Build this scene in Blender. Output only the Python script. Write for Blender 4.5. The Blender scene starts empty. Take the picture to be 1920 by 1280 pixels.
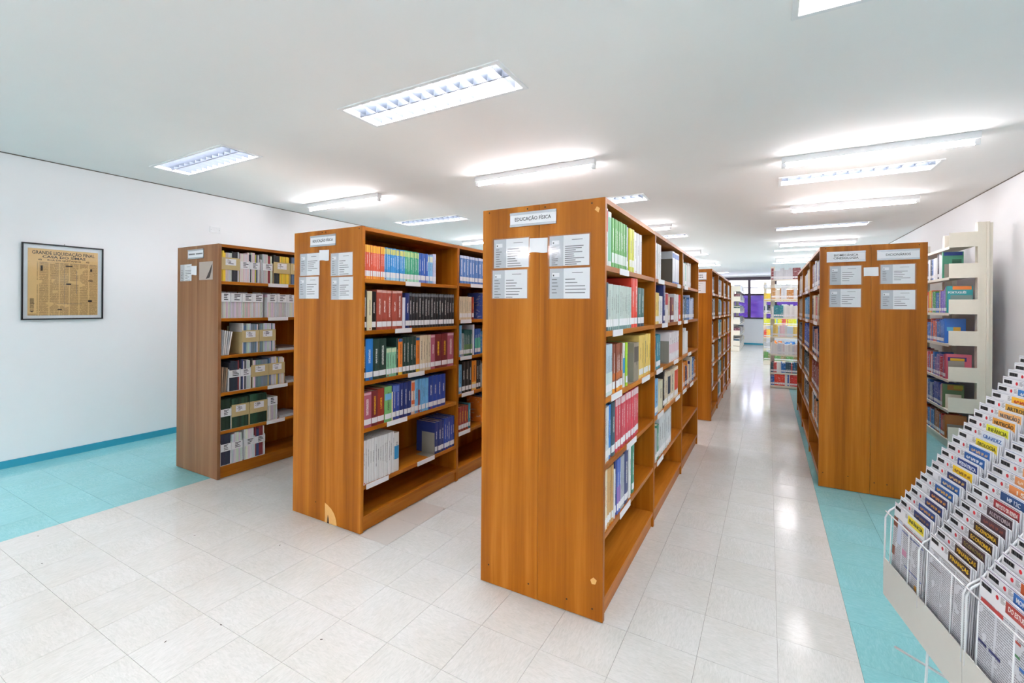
import bpy, math, random
from mathutils import Vector, Matrix
random.seed(7)
SC = bpy.context.scene
COL = SC.collection

# ------------------------------------------------------------------ camera, world, exposure
F_PX, CY, YAW, ROLL, CAM_H = 853.3, 575.2, 0.5131, 0.007, 1.482
cd = bpy.data.cameras.new('camera'); cam = bpy.data.objects.new('camera', cd); COL.objects.link(cam)
cd.sensor_fit = 'HORIZONTAL'; cd.sensor_width = 36.0; cd.lens = F_PX / 1920 * 36.0
cd.shift_y = (CY - 640) / 1920; cd.clip_start = 0.02; cd.clip_end = 200
fw = Vector((-math.sin(YAW), math.cos(YAW), 0)); rt = Vector((math.cos(YAW), math.sin(YAW), 0)); up = Vector((0, 0, 1))
R_ = rt * math.cos(ROLL) + up * math.sin(ROLL); U_ = up * math.cos(ROLL) - rt * math.sin(ROLL)
m = Matrix((R_, U_, -fw)).transposed().to_4x4(); m.translation = (0, 0, CAM_H); cam.matrix_world = m
SC.camera = cam
w = bpy.data.worlds.new('daylight'); SC.world = w; w.use_nodes = True
w.node_tree.nodes['Background'].inputs[0].default_value = (0.92, 0.95, 1.0, 1)
w.node_tree.nodes['Background'].inputs[1].default_value = 3.6
SC.view_settings.view_transform = 'Standard'; SC.view_settings.look = 'None'
SC.view_settings.gamma = 1.0; SC.view_settings.use_curve_mapping = False
SC.view_settings.exposure = 1.7
TUBE_TROFFER, TUBE_BATTEN = 34.0, 29.0
SC.cycles.diffuse_bounces = 5; SC.cycles.glossy_bounces = 3; SC.cycles.max_bounces = 10; SC.cycles.sample_clamp_indirect = 6.0
SC.cycles.caustics_reflective = False; SC.cycles.caustics_refractive = False

# ------------------------------------------------------------------ helpers
def lin(h):
    h = h.lstrip('#'); out = []
    for i in (0, 2, 4):
        c = int(h[i:i+2], 16) / 255
        out.append(c / 12.92 if c <= 0.04045 else ((c + 0.055) / 1.055) ** 2.4)
    return tuple(out)

class NT:
    def __init__(s, name):
        s.mat = bpy.data.materials.new(name); s.mat.use_nodes = True; s.t = s.mat.node_tree
        s.t.nodes.clear(); s.out = s.n('ShaderNodeOutputMaterial')
    def n(s, kind, **kw):
        nd = s.t.nodes.new(kind)
        for k, v in kw.items(): setattr(nd, k, v)
        return nd
    def l(s, a, b): s.t.links.new(a, b)
    def math(s, op, a, b=None, c=None):
        nd = s.n('ShaderNodeMath', operation=op)
        for i, v in enumerate((a, b, c)):
            if v is None: continue
            if isinstance(v, (int, float)): nd.inputs[i].default_value = v
            else: s.l(v, nd.inputs[i])
        return nd.outputs[0]
    def mix(s, fac, a, b):
        nd = s.n('ShaderNodeMix', data_type='RGBA')
        for i, v in ((0, fac), (6, a), (7, b)):
            if isinstance(v, (int, float)): nd.inputs[i].default_value = v
            elif isinstance(v, tuple): nd.inputs[i].default_value = (*v[:3], 1)
            else: s.l(v, nd.inputs[i])
        return nd.outputs[2]
    def bsdf(s, col, rough=0.5, metal=0.0, spec=0.5, bump=None, bstr=0.1):
        b = s.n('ShaderNodeBsdfPrincipled')
        if isinstance(col, tuple): b.inputs['Base Color'].default_value = (*col[:3], 1)
        else: s.l(col, b.inputs['Base Color'])
        if isinstance(rough, (int, float)): b.inputs['Roughness'].default_value = rough
        else: s.l(rough, b.inputs['Roughness'])
        b.inputs['Metallic'].default_value = metal; b.inputs['Specular IOR Level'].default_value = spec
        if bump is not None:
            bn = s.n('ShaderNodeBump'); bn.inputs['Strength'].default_value = bstr; bn.inputs['Distance'].default_value = 0.002
            s.l(bump, bn.inputs['Height']); s.l(bn.outputs[0], b.inputs['Normal'])
        s.l(b.outputs[0], s.out.inputs[0]); return b
    def coords(s, scale=(1, 1, 1), off=None, kind='Object'):
        tc = s.n('ShaderNodeTexCoord'); mp = s.n('ShaderNodeMapping'); mp.inputs['Scale'].default_value = scale
        s.l(tc.outputs[kind], mp.inputs[0])
        if off is not None:
            cb = s.n('ShaderNodeCombineXYZ')
            for i in range(3): s.l(off, cb.inputs[i])
            s.l(cb.outputs[0], mp.inputs['Location'])
        return mp.outputs[0]
    def noise(s, vec, scale=5, detail=3, rough=0.5, dist=0.0):
        nd = s.n('ShaderNodeTexNoise'); nd.inputs['Scale'].default_value = scale; nd.inputs['Detail'].default_value = detail
        nd.inputs['Roughness'].default_value = rough; nd.inputs['Distortion'].default_value = dist
        s.l(vec, nd.inputs['Vector']); return nd.outputs[0]
    def ramp(s, fac, stops):
        nd = s.n('ShaderNodeValToRGB'); e = nd.color_ramp.elements
        while len(e) < len(stops): e.new(0.5)
        for i, (p, c) in enumerate(stops): e[i].position = p; e[i].color = (*c[:3], 1)
        s.l(fac, nd.inputs[0]); return nd.outputs[0]
    def rnd(s, mul=37.0):
        oi = s.n('ShaderNodeObjectInfo'); return s.math('MULTIPLY', oi.outputs['Random'], mul)

def plain(name, hexcol, rough=0.5, metal=0.0, spec=0.5, wear=0.04, nscale=30):
    t = NT(name); c = lin(hexcol); v = t.noise(t.coords(), nscale, 3)
    t.bsdf(t.mix(v, tuple(x * (1 - wear) for x in c), tuple(min(1, x * (1 + wear)) for x in c)), rough, metal, spec); return t.mat

M = {}
def mk_wood(name, scale, dark, mid, light, rough=0.38):
    t = NT(name); r = t.rnd()
    a = t.noise(t.coords(scale, r), 1.0, 3, 0.55, 0.12)
    b = t.noise(t.coords(tuple(x * 9 for x in scale), r), 1.0, 4, 0.6)
    v = t.math('ADD', t.math('MULTIPLY', a, 0.8), t.math('MULTIPLY', b, 0.2))
    c = t.ramp(v, [(0.34, dark), (0.5, mid), (0.66, light)])
    t.bsdf(c, rough, 0, 0.16, b, 0.03); M[name] = t.mat
WD, WM, WL_ = lin('#82460a'), lin('#9f5c11'), lin('#ba7527')
mk_wood('wood_upright', (10, 10, 0.3), WD, WM, WL_)
mk_wood('wood_greyer', (10, 10, 0.3), lin('#7a5236'), lin('#8a6040'), lin('#9a7050'))  # greyer, less saturated wood tone for the end panels of one bookcase
mk_wood('wood_board', (9, 0.6, 9), WD, WM, WL_)
M['wood_edge'] = plain('wood_edge', '#b98550', 0.45)
M['bounce_top'] = plain('bounce_top', '#c9c3b9', 0.7)  # pale unseen layer, added so the tops bounce less red onto the ceiling
M['chip'] = plain('bare_chipboard', '#dba763', 0.8, wear=0.12, nscale=120)
M['hole'] = plain('dark_hole', '#2a1608', 0.8)
def mk_tile(name, c0, c1, c2, rough, streak=0.5):
    t = NT(name); r = t.rnd(91.0)
    st = t.noise(t.coords((26, 110, 26), r), 1.0, 3, 0.65, 1.2)
    sp = t.noise(t.coords((3, 3, 3), r), 1.0, 3)
    c = t.ramp(st, [(0.3, c0), (0.5, c1), (0.68, c2)])
    dirt = t.ramp(sp, [(0.35, (0.955, 0.95, 0.93)), (0.6, (1, 1, 1))])
    mx = t.n('ShaderNodeMix', data_type='RGBA', blend_type='MULTIPLY'); mx.inputs[0].default_value = 1
    t.l(c, mx.inputs[6]); t.l(dirt, mx.inputs[7])
    rg = t.math('ADD', t.math('MULTIPLY', st, 0.1), rough)
    t.bsdf(mx.outputs[2], rg, 0, 0.5, sp, 0.02); M[name] = t.mat
mk_tile('tile_white', lin('#c9ccc9'), lin('#d3d5d2'), lin('#dadbd9'), 0.1)
mk_tile('tile_blue', lin('#7fc0c6'), lin('#86c7cd'), lin('#92ced3'), 0.12)
M['tile_grey'] = plain('tile_grey', '#c2beb8', 0.3)
M['grout'] = plain('floor_bed', '#8f8f8a', 0.8)
M['wall'] = plain('painted_wall', '#eff0f2', 0.75, wear=0.01, nscale=4)
M['ceiling'] = plain('painted_ceiling', '#f1f0ef', 0.85, wear=0.01, nscale=4)
M['shadow_line'] = plain('painted_shadow', '#6b6259', 0.8)
M['skirting'] = plain('blue_skirting', '#2f92ab', 0.35)
M['white_metal'] = plain('white_enamel', '#e6e8ea', 0.35)
M['louver'] = plain('louver_metal', '#3b424b', 0.45, 0.0, 0.2)
M['cream_metal'] = plain('cream_metal', '#dfd9c9', 0.45, wear=0.03)
M['rack_metal'] = plain('rack_enamel', '#d3d3cc', 0.4, wear=0.02)
M['grey_metal'] = plain('grey_bookend', '#8d8a80', 0.45)
M['dark_bookend'] = plain('dark_bookend', '#5b574e', 0.5)
M['alu'] = plain('brushed_aluminium', '#a9adb2', 0.35, 0.5)
M['paper'] = plain('white_paper', '#e9e9ec', 0.7, wear=0.015)
M['paper_grey'] = plain('grey_print', '#bfc2c8', 0.7, wear=0.02)
M['ink'] = plain('black_ink', '#1d1d1f', 0.7)
M['ink_grey'] = plain('grey_ink', '#6d6d70', 0.7)
M['pages'] = plain('page_block', '#ddd6c6', 0.85, wear=0.08, nscale=160)
M['label_card'] = plain('spine_label_paper', '#e6e6e8', 0.6, wear=0.02)
M['red_dot'] = plain('red_dot', '#c8202a', 0.6)
M['tan_card'] = plain('tan_cardboard', '#c2ad7c', 0.8, wear=0.05)
M['black_frame'] = plain('black_frame', '#17181b', 0.35)
M['mat_board'] = plain('mat_board', '#e4ebf0', 0.8)
M['window_frame'] = plain('dark_window_frame', '#3a2c3c', 0.4)
M['sleeve_backing'] = plain('sleeve_backing', '#b9a79c', 0.3)
M['yellow_ink'] = plain('yellow_ink', '#f0c31c', 0.6)

def mk_emit(name, strength, col=(1.0, 0.945, 0.975)):
    t = NT(name); e = t.n('ShaderNodeEmission'); e.inputs[0].default_value = (*col, 1); e.inputs[1].default_value = strength
    t.l(e.outputs[0], t.out.inputs[0]); M[name] = t.mat
mk_emit('tube_troffer', TUBE_TROFFER); mk_emit('tube_batten', TUBE_BATTEN)

def mk_pane(name, tint, refl):
    t = NT(name); tr = t.n('ShaderNodeBsdfTransparent'); tr.inputs[0].default_value = (*tint, 1)
    gl = t.n('ShaderNodeBsdfGlossy'); gl.inputs[0].default_value = (1, 1, 1, 1); gl.inputs['Roughness'].default_value = 0.08
    mx = t.n('ShaderNodeMixShader'); mx.inputs[0].default_value = refl
    t.l(tr.outputs[0], mx.inputs[1]); t.l(gl.outputs[0], mx.inputs[2]); t.l(mx.outputs[0], t.out.inputs[0]); M[name] = t.mat
mk_pane('clear_pane', (0.9, 0.9, 0.95), 0.05)
mk_pane('sleeve', (0.98, 0.98, 0.98), 0.035)
def mk_film():
    t = NT('purple_film'); v = t.noise(t.coords((1.2, 1.2, 2.6)), 1.6, 4, 0.6, 0.6)
    c = t.ramp(v, [(0.35, (0.1, 0.068, 0.19)), (0.55, (0.128, 0.092, 0.225)), (0.72, (0.2, 0.17, 0.27))])
    tr = t.n('ShaderNodeBsdfTransparent'); t.l(c, tr.inputs[0])
    gl = t.n('ShaderNodeBsdfGlossy'); gl.inputs['Roughness'].default_value = 0.05
    mx = t.n('ShaderNodeMixShader'); mx.inputs[0].default_value = 0.06
    t.l(tr.outputs[0], mx.inputs[1]); t.l(gl.outputs[0], mx.inputs[2]); t.l(mx.outputs[0], t.out.inputs[0]); M['purple_film'] = t.mat
mk_film()

def mk_cover():   # colour of each cover comes from the object's own colour; alpha picks the lettering ink
    t = NT('book_cover'); oi = t.n('ShaderNodeObjectInfo'); tc = t.n('ShaderNodeTexCoord')
    sx = t.n('ShaderNodeSeparateXYZ'); t.l(tc.outputs['Object'], sx.inputs[0])
    y, z = sx.outputs[1], sx.outputs[2]
    cb = t.n('ShaderNodeCombineXYZ'); t.l(t.math('MULTIPLY', y, 7.0), cb.inputs[0]); t.l(t.math('MULTIPLY', z, 85.0), cb.inputs[1])
    t.l(t.math('MULTIPLY', oi.outputs['Random'], 60.0), cb.inputs[2])
    g = t.math('GREATER_THAN', t.noise(cb.outputs[0], 1.0, 2, 0.6), 0.47)
    iny = t.math('LESS_THAN', t.math('ABSOLUTE', t.math('SUBTRACT', y, 0.5)), 0.13)
    inz = t.math('LESS_THAN', t.math('ABSOLUTE', t.math('SUBTRACT', z, 0.58)), t.math('ADD', t.math('MULTIPLY', oi.outputs['Random'], 0.16), 0.12))
    onsp = t.math('GREATER_THAN', sx.outputs[0], -0.03)
    a = oi.outputs['Alpha']
    has = t.math('GREATER_THAN', a, 0.1)
    mask = t.math('MULTIPLY', t.math('MULTIPLY', g, t.math('MULTIPLY', iny, inz)), t.math('MULTIPLY', onsp, has))
    ink = t.mix(t.math('GREATER_THAN', a, 0.5), (0.85, 0.84, 0.8), (0.03, 0.03, 0.04))
    ink = t.mix(t.math('GREATER_THAN', a, 0.8), ink, lin('#f2c21e'))
    nz = t.noise(t.coords((2, 2, 3), t.rnd()), 3.0, 3)
    base = t.mix(t.math('MULTIPLY', nz, 0.06), oi.outputs['Color'], (0.62, 0.62, 0.62))
    base = t.mix(0.45, base, oi.outputs['Color'])
    t.bsdf(t.mix(t.math('MULTIPLY', mask, 0.75), base, ink), 0.35, 0, 0.5); M['book_cover'] = t.mat
mk_cover()
def mk_objcol():
    t = NT('printed_colour'); oi = t.n('ShaderNodeObjectInfo'); nz = t.noise(t.coords((8, 8, 8), t.rnd()), 2.0, 3)
    t.bsdf(t.mix(t.math('MULTIPLY', nz, 0.03), oi.outputs['Color'], (0.9, 0.9, 0.9)), 0.45, 0, 0.3); M['printed'] = t.mat
mk_objcol()
def mk_attr():
    t = NT('mixed_spines'); at = t.n('ShaderNodeVertexColor'); at.layer_name = 'col'
    nz = t.noise(t.coords((20, 20, 60)), 1.0, 3)
    t.bsdf(t.mix(t.math('MULTIPLY', t.math('GREATER_THAN', nz, 0.6), 0.35), at.outputs[0], (0.8, 0.8, 0.78)), 0.4); M['spines'] = t.mat
mk_attr()
def mk_page(name, base, bar, cols, rows):   # a printed page: columns of grey text lines
    t = NT(name); tc = t.n('ShaderNodeTexCoord'); sx = t.n('ShaderNodeSeparateXYZ'); t.l(tc.outputs['Generated'], sx.inputs[0])
    x, z = sx.outputs[0], sx.outputs[2]
    fx = t.math('FRACT', t.math('MULTIPLY', x, cols)); fz = t.math('FRACT', t.math('MULTIPLY', z, rows))
    cb = t.n('ShaderNodeCombineXYZ'); t.l(t.math('MULTIPLY', x, 60.0), cb.inputs[0]); t.l(t.math('FLOOR', t.math('MULTIPLY', z, rows)), cb.inputs[1])
    g = t.math('GREATER_THAN', t.noise(cb.outputs[0], 1.0, 2), 0.42)
    big = t.math('GREATER_THAN', t.noise(t.coords((5, 5, 9), None, 'Generated'), 1.0, 1), 0.36)
    mk = t.math('MULTIPLY', t.math('MULTIPLY', t.math('LESS_THAN', fz, 0.55), g), t.math('MULTIPLY', big, t.math('LESS_THAN', t.math('ABSOLUTE', t.math('SUBTRACT', fx, 0.5)), 0.44)))
    nz = t.noise(t.coords((3, 3, 3), None, 'Generated'), 1.5, 4)
    bc = t.mix(nz, tuple(c * 0.82 for c in base), tuple(min(1, c * 1.12) for c in base))
    t.bsdf(t.mix(t.math('MULTIPLY', mk, 0.7), bc, bar), 0.5); M[name] = t.mat
mk_page('guide_page', lin('#d9dbe2'), lin('#54565e'), 3, 46)
mk_page('newsprint', lin('#dcb67c'), lin('#6a4e2c'), 7, 60)

def mesh(name, boxes, mats, extra=None):
    """boxes: (x0,x1,y0,y1,z0,z1[,matindex])"""
    vs, fs, mi = [], [], []
    for b in boxes:
        x0, x1, y0, y1, z0, z1 = b[:6]; k = len(vs)
        vs += [(x0, y0, z0), (x1, y0, z0), (x1, y1, z0), (x0, y1, z0), (x0, y0, z1), (x1, y0, z1), (x1, y1, z1), (x0, y1, z1)]
        for f in ((0, 3, 2, 1), (4, 5, 6, 7), (0, 1, 5, 4), (1, 2, 6, 5), (2, 3, 7, 6), (3, 0, 4, 7)):
            fs.append(tuple(k + i for i in f)); mi.append(b[6] if len(b) > 6 else 0)
    if extra:
        k = len(vs); vs += extra[0]; fs += [tuple(k + i for i in f) for f in extra[1]]; mi += [extra[2] if len(extra) > 2 else 0] * len(extra[1])
    me = bpy.data.meshes.new(name); me.from_pydata(vs, [], fs)
    for mt in (mats if isinstance(mats, (list, tuple)) else [mats]): me.materials.append(M[mt])
    if any(mi): me.polygons.foreach_set('material_index', mi)
    me.update(); return me
def link(name, me, parent=None, loc=(0, 0, 0), rz=0.0, scale=(1, 1, 1), rot=None):
    o = bpy.data.objects.new(name, me); COL.objects.link(o); o.location = loc
    o.rotation_euler = rot if rot else (0, 0, rz); o.scale = scale
    if parent: o.parent = parent
    return o
def part(name, boxes, mat, parent=None, **kw): return link(name, mesh(name, boxes, mat), parent, **kw)
def tag(o, label=None, cat=None, group=None, kind=None):
    if label: o['label'] = label
    if cat: o['category'] = cat
    if group: o['group'] = group
    if kind: o['kind'] = kind
    return o
def empty(name, loc=(0, 0, 0), rz=0.0):
    o = bpy.data.objects.new(name, None); COL.objects.link(o); o.location = loc; o.rotation_euler = (0, 0, rz); o.empty_display_size = 0.05; return o
def tube_geo(pts, r, n=8, vs=None, fs=None):
    vs = [] if vs is None else vs; fs = [] if fs is None else fs
    pts = [Vector(p) for p in pts]; rings = []
    for i, p in enumerate(pts):
        d = (pts[min(i + 1, len(pts) - 1)] - pts[max(i - 1, 0)]).normalized()
        a = d.cross(Vector((0, 0, 1)) if abs(d.z) < 0.9 else Vector((1, 0, 0))).normalized(); b = d.cross(a)
        k = len(vs); rings.append(k)
        vs += [tuple(p + r * (a * math.cos(6.2832 * j / n) + b * math.sin(6.2832 * j / n))) for j in range(n)]
    for q in range(len(rings) - 1):
        for j in range(n): fs.append((rings[q] + j, rings[q] + (j + 1) % n, rings[q + 1] + (j + 1) % n, rings[q + 1] + j))
    fs.append(tuple(rings[0] + j for j in reversed(range(n)))); fs.append(tuple(rings[-1] + j for j in range(n)))
    return vs, fs
def tube(name, pts, r, mat, parent=None, n=8, **kw):
    vs, fs = tube_geo(pts, r, n); me = mesh(name, [], mat, (vs, fs))
    for p in me.polygons: p.use_smooth = len(p.vertices) == 4
    return link(name, me, parent, **kw)
def text(name, body, size, mat, parent, loc, rot, width=None, bold=0.0, align='CENTER'):
    c = bpy.data.curves.new(name, 'FONT'); c.body = body; c.size = size; c.align_x = align; c.align_y = 'CENTER'
    c.offset = bold; c.extrude = 0.0003; c.resolution_u = 2
    tmp = bpy.data.objects.new(name, c); me = bpy.data.meshes.new_from_object(tmp); bpy.data.objects.remove(tmp)
    me.materials.clear(); me.materials.append(M[mat]); me.name = name
    if width and len(me.vertices):
        xs_ = [v.co.x for v in me.vertices]; k = width / max(1e-6, max(xs_) - min(xs_))
        for v in me.vertices: v.co.x *= k
    return link(name, me, parent, loc, rot=rot)

# ------------------------------------------------------------------ the room
XL, XR, YB, YF, ZC = -5.968, 2.146, -7.5, 21.14, 2.835
TS, TX0, TY0 = 0.2993, 0.342, 2.08         # tile pitch and grid origin
floor = tag(part('floor', [(XL - 0.1, XR + 0.1, YB - 0.1, YF + 0.1, -0.12, -0.003)], 'grout'), 'white and turquoise vinyl tile floor', 'floor', kind='structure')
SHELVES_FP = [(-1.349, -0.668, 2.07, 5.36), (-2.98, -2.292, 2.09, 5.3), (-4.719, -4.043, 2.132, 5.35), (0.373, 1.058, 4.584, 7.88), (-1.33, -0.646, 6.49, 10.0)]
def view(X, Y, Z):
    v = Vector((X, Y, Z - CAM_H)); d = v.dot(fw)
    return None if d < 0.25 else (960 + F_PX * v.dot(R_) / d, CY - F_PX * v.dot(U_) / d, d)
tiles = []
i0, i1 = math.floor((XL - TX0) / TS), math.ceil((XR - TX0) / TS); j0, j1 = math.floor((YB - TY0) / TS), math.ceil((YF - TY0) / TS)
for i in range(i0, i1):
    for j in range(j0, j1):
        x0, x1 = max(XL, TX0 + i * TS), min(XR, TX0 + (i + 1) * TS); y0, y1 = max(YB, TY0 + j * TS), min(YF, TY0 + (j + 1) * TS)
        if x1 - x0 < 0.02 or y1 - y0 < 0.02: continue
        cx, cy = (x0 + x1) / 2, (y0 + y1) / 2; p = view(cx, cy, 0)
        blue = cx > TX0 or cx < TX0 - 15 * TS; grey = (i == -9 and j in (0, 1))
        vis = p and -60 < p[0] < 1980 and p[1] < 1330 and not any(a < cx < b and c < cy < d for a, b, c, d in SHELVES_FP)
        tiles.append((p[2] if vis else 1e3 + random.random(), x0, x1, y0, y1, blue, grey, (i + j) % 2))
tiles.sort()
G = 0.0007; tmesh = {}
for rank, (d_, x0, x1, y0, y1, blue, grey, par) in enumerate(tiles[:300]):
    a, b = (x1 - x0) / 2 - G, (y1 - y0) / 2 - G
    if par: a, b = b, a
    key = (round(a, 3), round(b, 3), blue, grey)
    if key not in tmesh: tmesh[key] = mesh('tile', [(-a, a, -b, b, -0.004, 0)], 'tile_blue' if blue else 'tile_grey' if grey else 'tile_white')
    link('tile', tmesh[key], floor, ((x0 + x1) / 2, (y0 + y1) / 2, 0), rz=math.pi / 2 if par else 0)
rest = link('tiles_beyond', mesh('tiles_beyond', [(x0 + G, x1 - G, y0 + G, y1 - G, -0.004, 0, 1 if bl else 0) for _, x0, x1, y0, y1, bl, gr, pr in tiles[300:]], ['tile_white', 'tile_blue']), floor)
rest['kind'] = 'stuff'
for x, y, r in ((-4.05, 1.05, 0.5), (-3.2, 1.55, 1.1), (-2.62, 1.75, 2.0), (-2.2, 1.18, 0.3), (-1.72, 1.35, 0.6), (-2.3, 1.0, 1.9), (-1.3, 1.25, 0.9), (-3.6, 0.95, 0.2), (-2.06, 2.66, 0.4), (0.62, 2.2, 1.0)):
    link('scuff_mark', mesh('scuff_mark', [], 'hole', ([(-0.006, -0.002, 0.0006), (0, -0.003, 0.001), (0.007, -0.001, 0.0006), (0.005, 0.002, 0.0006), (-0.004, 0.003, 0.0008)], [(0, 1, 2, 3, 4)])), floor, (x, y, 0.0002), r)

def structure(name, boxes, mat, label): return tag(part(name, boxes, mat), label, name.split('_')[0], kind='structure')
structure('wall_left', [(XL - 0.12, XL, YB, YF, 0, ZC + 0.1)], 'wall', 'plain white painted wall with the framed newspaper')
structure('wall_right', [(XR, XR + 0.12, YB, YF, 0, ZC + 0.1)], 'wall', 'plain white painted wall behind the cream metal shelving')
structure('wall_back', [(XL, XR, YB - 0.12, YB, 0, ZC + 0.1)], 'wall', 'white wall behind the viewer')
WX0, WX1, WZ0, WZ1 = -3.55, 2.0, 1.06, 2.78
structure('wall_far', [(XL, XR, YF, YF + 0.15, 0, WZ0), (XL, XR, YF, YF + 0.15, WZ1, ZC + 0.1), (XL, WX0, YF, YF + 0.15, WZ0, WZ1), (WX1, XR, YF, YF + 0.15, WZ0, WZ1)], 'wall', 'far white wall under the dark framed window')
structure('baseboard_left', [(XL, XL + 0.012, YB, YF - 0.012, 0, 0.068)], 'skirting', 'blue skirting along the wall with the framed newspaper')
structure('baseboard_right', [(XR - 0.012, XR, YB, YF - 0.012, 0, 0.068)], 'skirting', 'blue skirting behind the metal shelving')
structure('baseboard_far', [(XL, XR, YF - 0.012, YF, 0, 0.068)], 'skirting', 'blue skirting below the far window')
structure('shadow_strip_1', [(XL, XL + 0.006, YB, YF, ZC - 0.008, ZC - 0.0005)], 'shadow_line', 'thin dark strip painted as ceiling shadow over the newspaper wall')  # dark strips painted as the line of shade where walls meet the ceiling
structure('shadow_strip_2', [(XR - 0.006, XR, YB, YF, ZC - 0.008, ZC - 0.0005)], 'shadow_line', 'thin dark strip painted as ceiling shadow over the metal shelving wall')
# window
win = tag(empty('window_1', (0, YF, 0)), 'wide dark framed window with purple film on the lower panes', 'window', kind='structure')
part('window_frame', [(WX0, WX1, -0.02, 0.08, WZ1 - 0.13, WZ1), (WX0, WX1, -0.02, 0.08, WZ0, WZ0 + 0.06), (WX0, WX0 + 0.06, -0.02, 0.08, WZ0, WZ1), (WX1 - 0.06, WX1, -0.02, 0.08, WZ0, WZ1)], 'window_frame', win)
mull = [-0.69 + k * 0.93 for k in range(-2, 3)]
for xm in mull: part('mullion', [(xm - 0.055, xm + 0.055, -0.02, 0.08, WZ0 + 0.06, WZ1 - 0.13)], 'window_frame', win)
edges = [WX0 + 0.06] + sum([[xm - 0.055, xm + 0.055] for xm in mull], []) + [WX1 - 0.06]
for k in range(0, len(edges), 2):
    a, b = edges[k], edges[k + 1]
    part('transom', [(a, b, -0.02, 0.08, 2.02, 2.1)], 'window_frame', win)
    part('glazing_bar', [(a, b, 0.0, 0.06, 2.32, 2.355)], 'window_frame', win)
    part('pane', [(a, b, 0.03, 0.036, WZ0 + 0.06, 2.02)], 'purple_film', win)
    part('pane', [(a, b, 0.03, 0.036, 2.1, 2.32)], 'clear_pane', win)
    part('pane', [(a, b, 0.03, 0.036, 2.355, WZ1 - 0.13)], 'clear_pane', win)

# ceiling with openings for the recessed lamps
TRX = [(-5.257, -4.037), (-2.565, -1.32), (0.107, 1.352)]
TRY = [(2.15 + 3.31 * k, 2.47 + 3.31 * k) for k in range(-2, 6)]  # the rearmost row is unseen, added to light the end panels
xs = sorted([XL - 0.1, XR + 0.1] + [v for q in TRX for v in q]); ys = sorted([YB - 0.1, YF + 0.1] + [v for q in TRY for v in q])
cv = [(x, y, ZC) for y in ys for x in xs]; cf = []
for j in range(len(ys) - 1):
    for i in range(len(xs) - 1):
        if i % 2 == 1 and j % 2 == 1: continue
        a = j * len(xs) + i; cf.append((a, a + len(xs), a + len(xs) + 1, a + 1))
tag(link('ceiling', mesh('ceiling', [(XL - 0.1, XR + 0.1, YB - 0.1, YF + 0.1, ZC + 0.2, ZC + 0.3)], 'ceiling', (cv, cf))), 'flat white painted ceiling', 'ceiling', kind='structure')

# ------------------------------------------------------------------ lamps
def troffer_protos(L, W):
    t = 0.012; d = 0.10
    P = {}
    P['rim'] = mesh('rim', [(-0.022, L + 0.022, -0.022, 0.004, -0.008, -0.0005), (-0.022, L + 0.022, W - 0.004, W + 0.022, -0.008, -0.0005), (-0.022, 0.004, 0.004, W - 0.004, -0.008, -0.0005), (L - 0.004, L + 0.022, 0.004, W - 0.004, -0.008, -0.0005)], 'white_metal')
    P['reflector'] = mesh('reflector', [(0, L, 0, W, d, d + 0.01), (0.0, L, 0.0, 0.003, 0, d), (0, L, W - 0.003, W, 0, d), (0, 0.003, 0, W, 0, d), (L - 0.003, L, 0, W, 0, d)], 'white_metal')
    P['spine'] = mesh('spine', [(0.004, L - 0.004, W / 2 - 0.004, W / 2 + 0.004, 0.0, 0.05)], 'louver')
    bw = W / 2 - 0.012
    P['blade'] = mesh('blade', [], 'louver', ([(0, 0, 0.046), (0.002, 0, 0), (0.004, 0, 0.046), (0, bw, 0.046), (0.002, bw, 0), (0.004, bw, 0.046), (0.002, bw / 2, 0.02)], [(0, 1, 6), (1, 4, 6), (4, 3, 6), (3, 0, 6), (1, 2, 6), (2, 5, 6), (5, 4, 6)]))
    vs, fs = tube_geo([(0.03, 0, 0.07), (L - 0.03, 0, 0.07)], 0.013, 8); P['lamp_tube'] = mesh('lamp_tube', [], 'tube_troffer', (vs, fs)); P['L'], P['W'] = L, W
    return P
tp = troffer_protos(1.22, 0.32)
col_name = ['over the newspaper wall side', 'over the middle rows', 'over the magazine rack side']
for ci, (x0, x1) in enumerate(TRX):
    for ri, (y0, y1) in enumerate(TRY):
        pos = ['unseen, added for fill behind the viewer, far back', 'behind the viewer', 'above the bookcase ends', 'second beyond the bookcase ends', 'third beyond the bookcase ends', 'fourth beyond the bookcase ends', 'fifth beyond the bookcase ends', 'next to the far window'][ri]
        lab = f'recessed louvred ceiling light {col_name[ci]}, {pos}'
        o = tag(empty('ceiling_light', (x0, y0, ZC)), lab, 'light', 'recessed ceiling lights'); sx = (x1 - x0) / 1.22
        for nm in ('rim', 'spine', 'reflector'): rf = link(nm, tp[nm], o, scale=(sx, 1, 1))
        for yy in (0.08, 0.24): link('lamp_tube', tp['lamp_tube'], rf, (0, yy, 0))
        for hy in (0.006, 0.166):
            for k in range(12 if 1 < ri < 5 else 0): link('louver_blade', tp['blade'], o, (0.06 + k * (x1 - x0 - 0.12) / 11, hy, 0.002))
bt = {}
bt['body'] = mesh('body', [(0, 1.3, -0.032, 0.032, -0.05, 0)], 'white_metal')
bt['lamp_holder'] = mesh('lamp_holder', [(0, 0.03, -0.014, 0.014, -0.092, -0.05), (0.004, 0.036, -0.018, 0.018, -0.085, -0.06)], 'white_metal')
vs, fs = tube_geo([(0.036, 0, -0.074), (1.264, 0, -0.074)], 0.015, 10); bt['lamp_tube'] = mesh('lamp_tube', [], 'tube_batten', (vs, fs))
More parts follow.
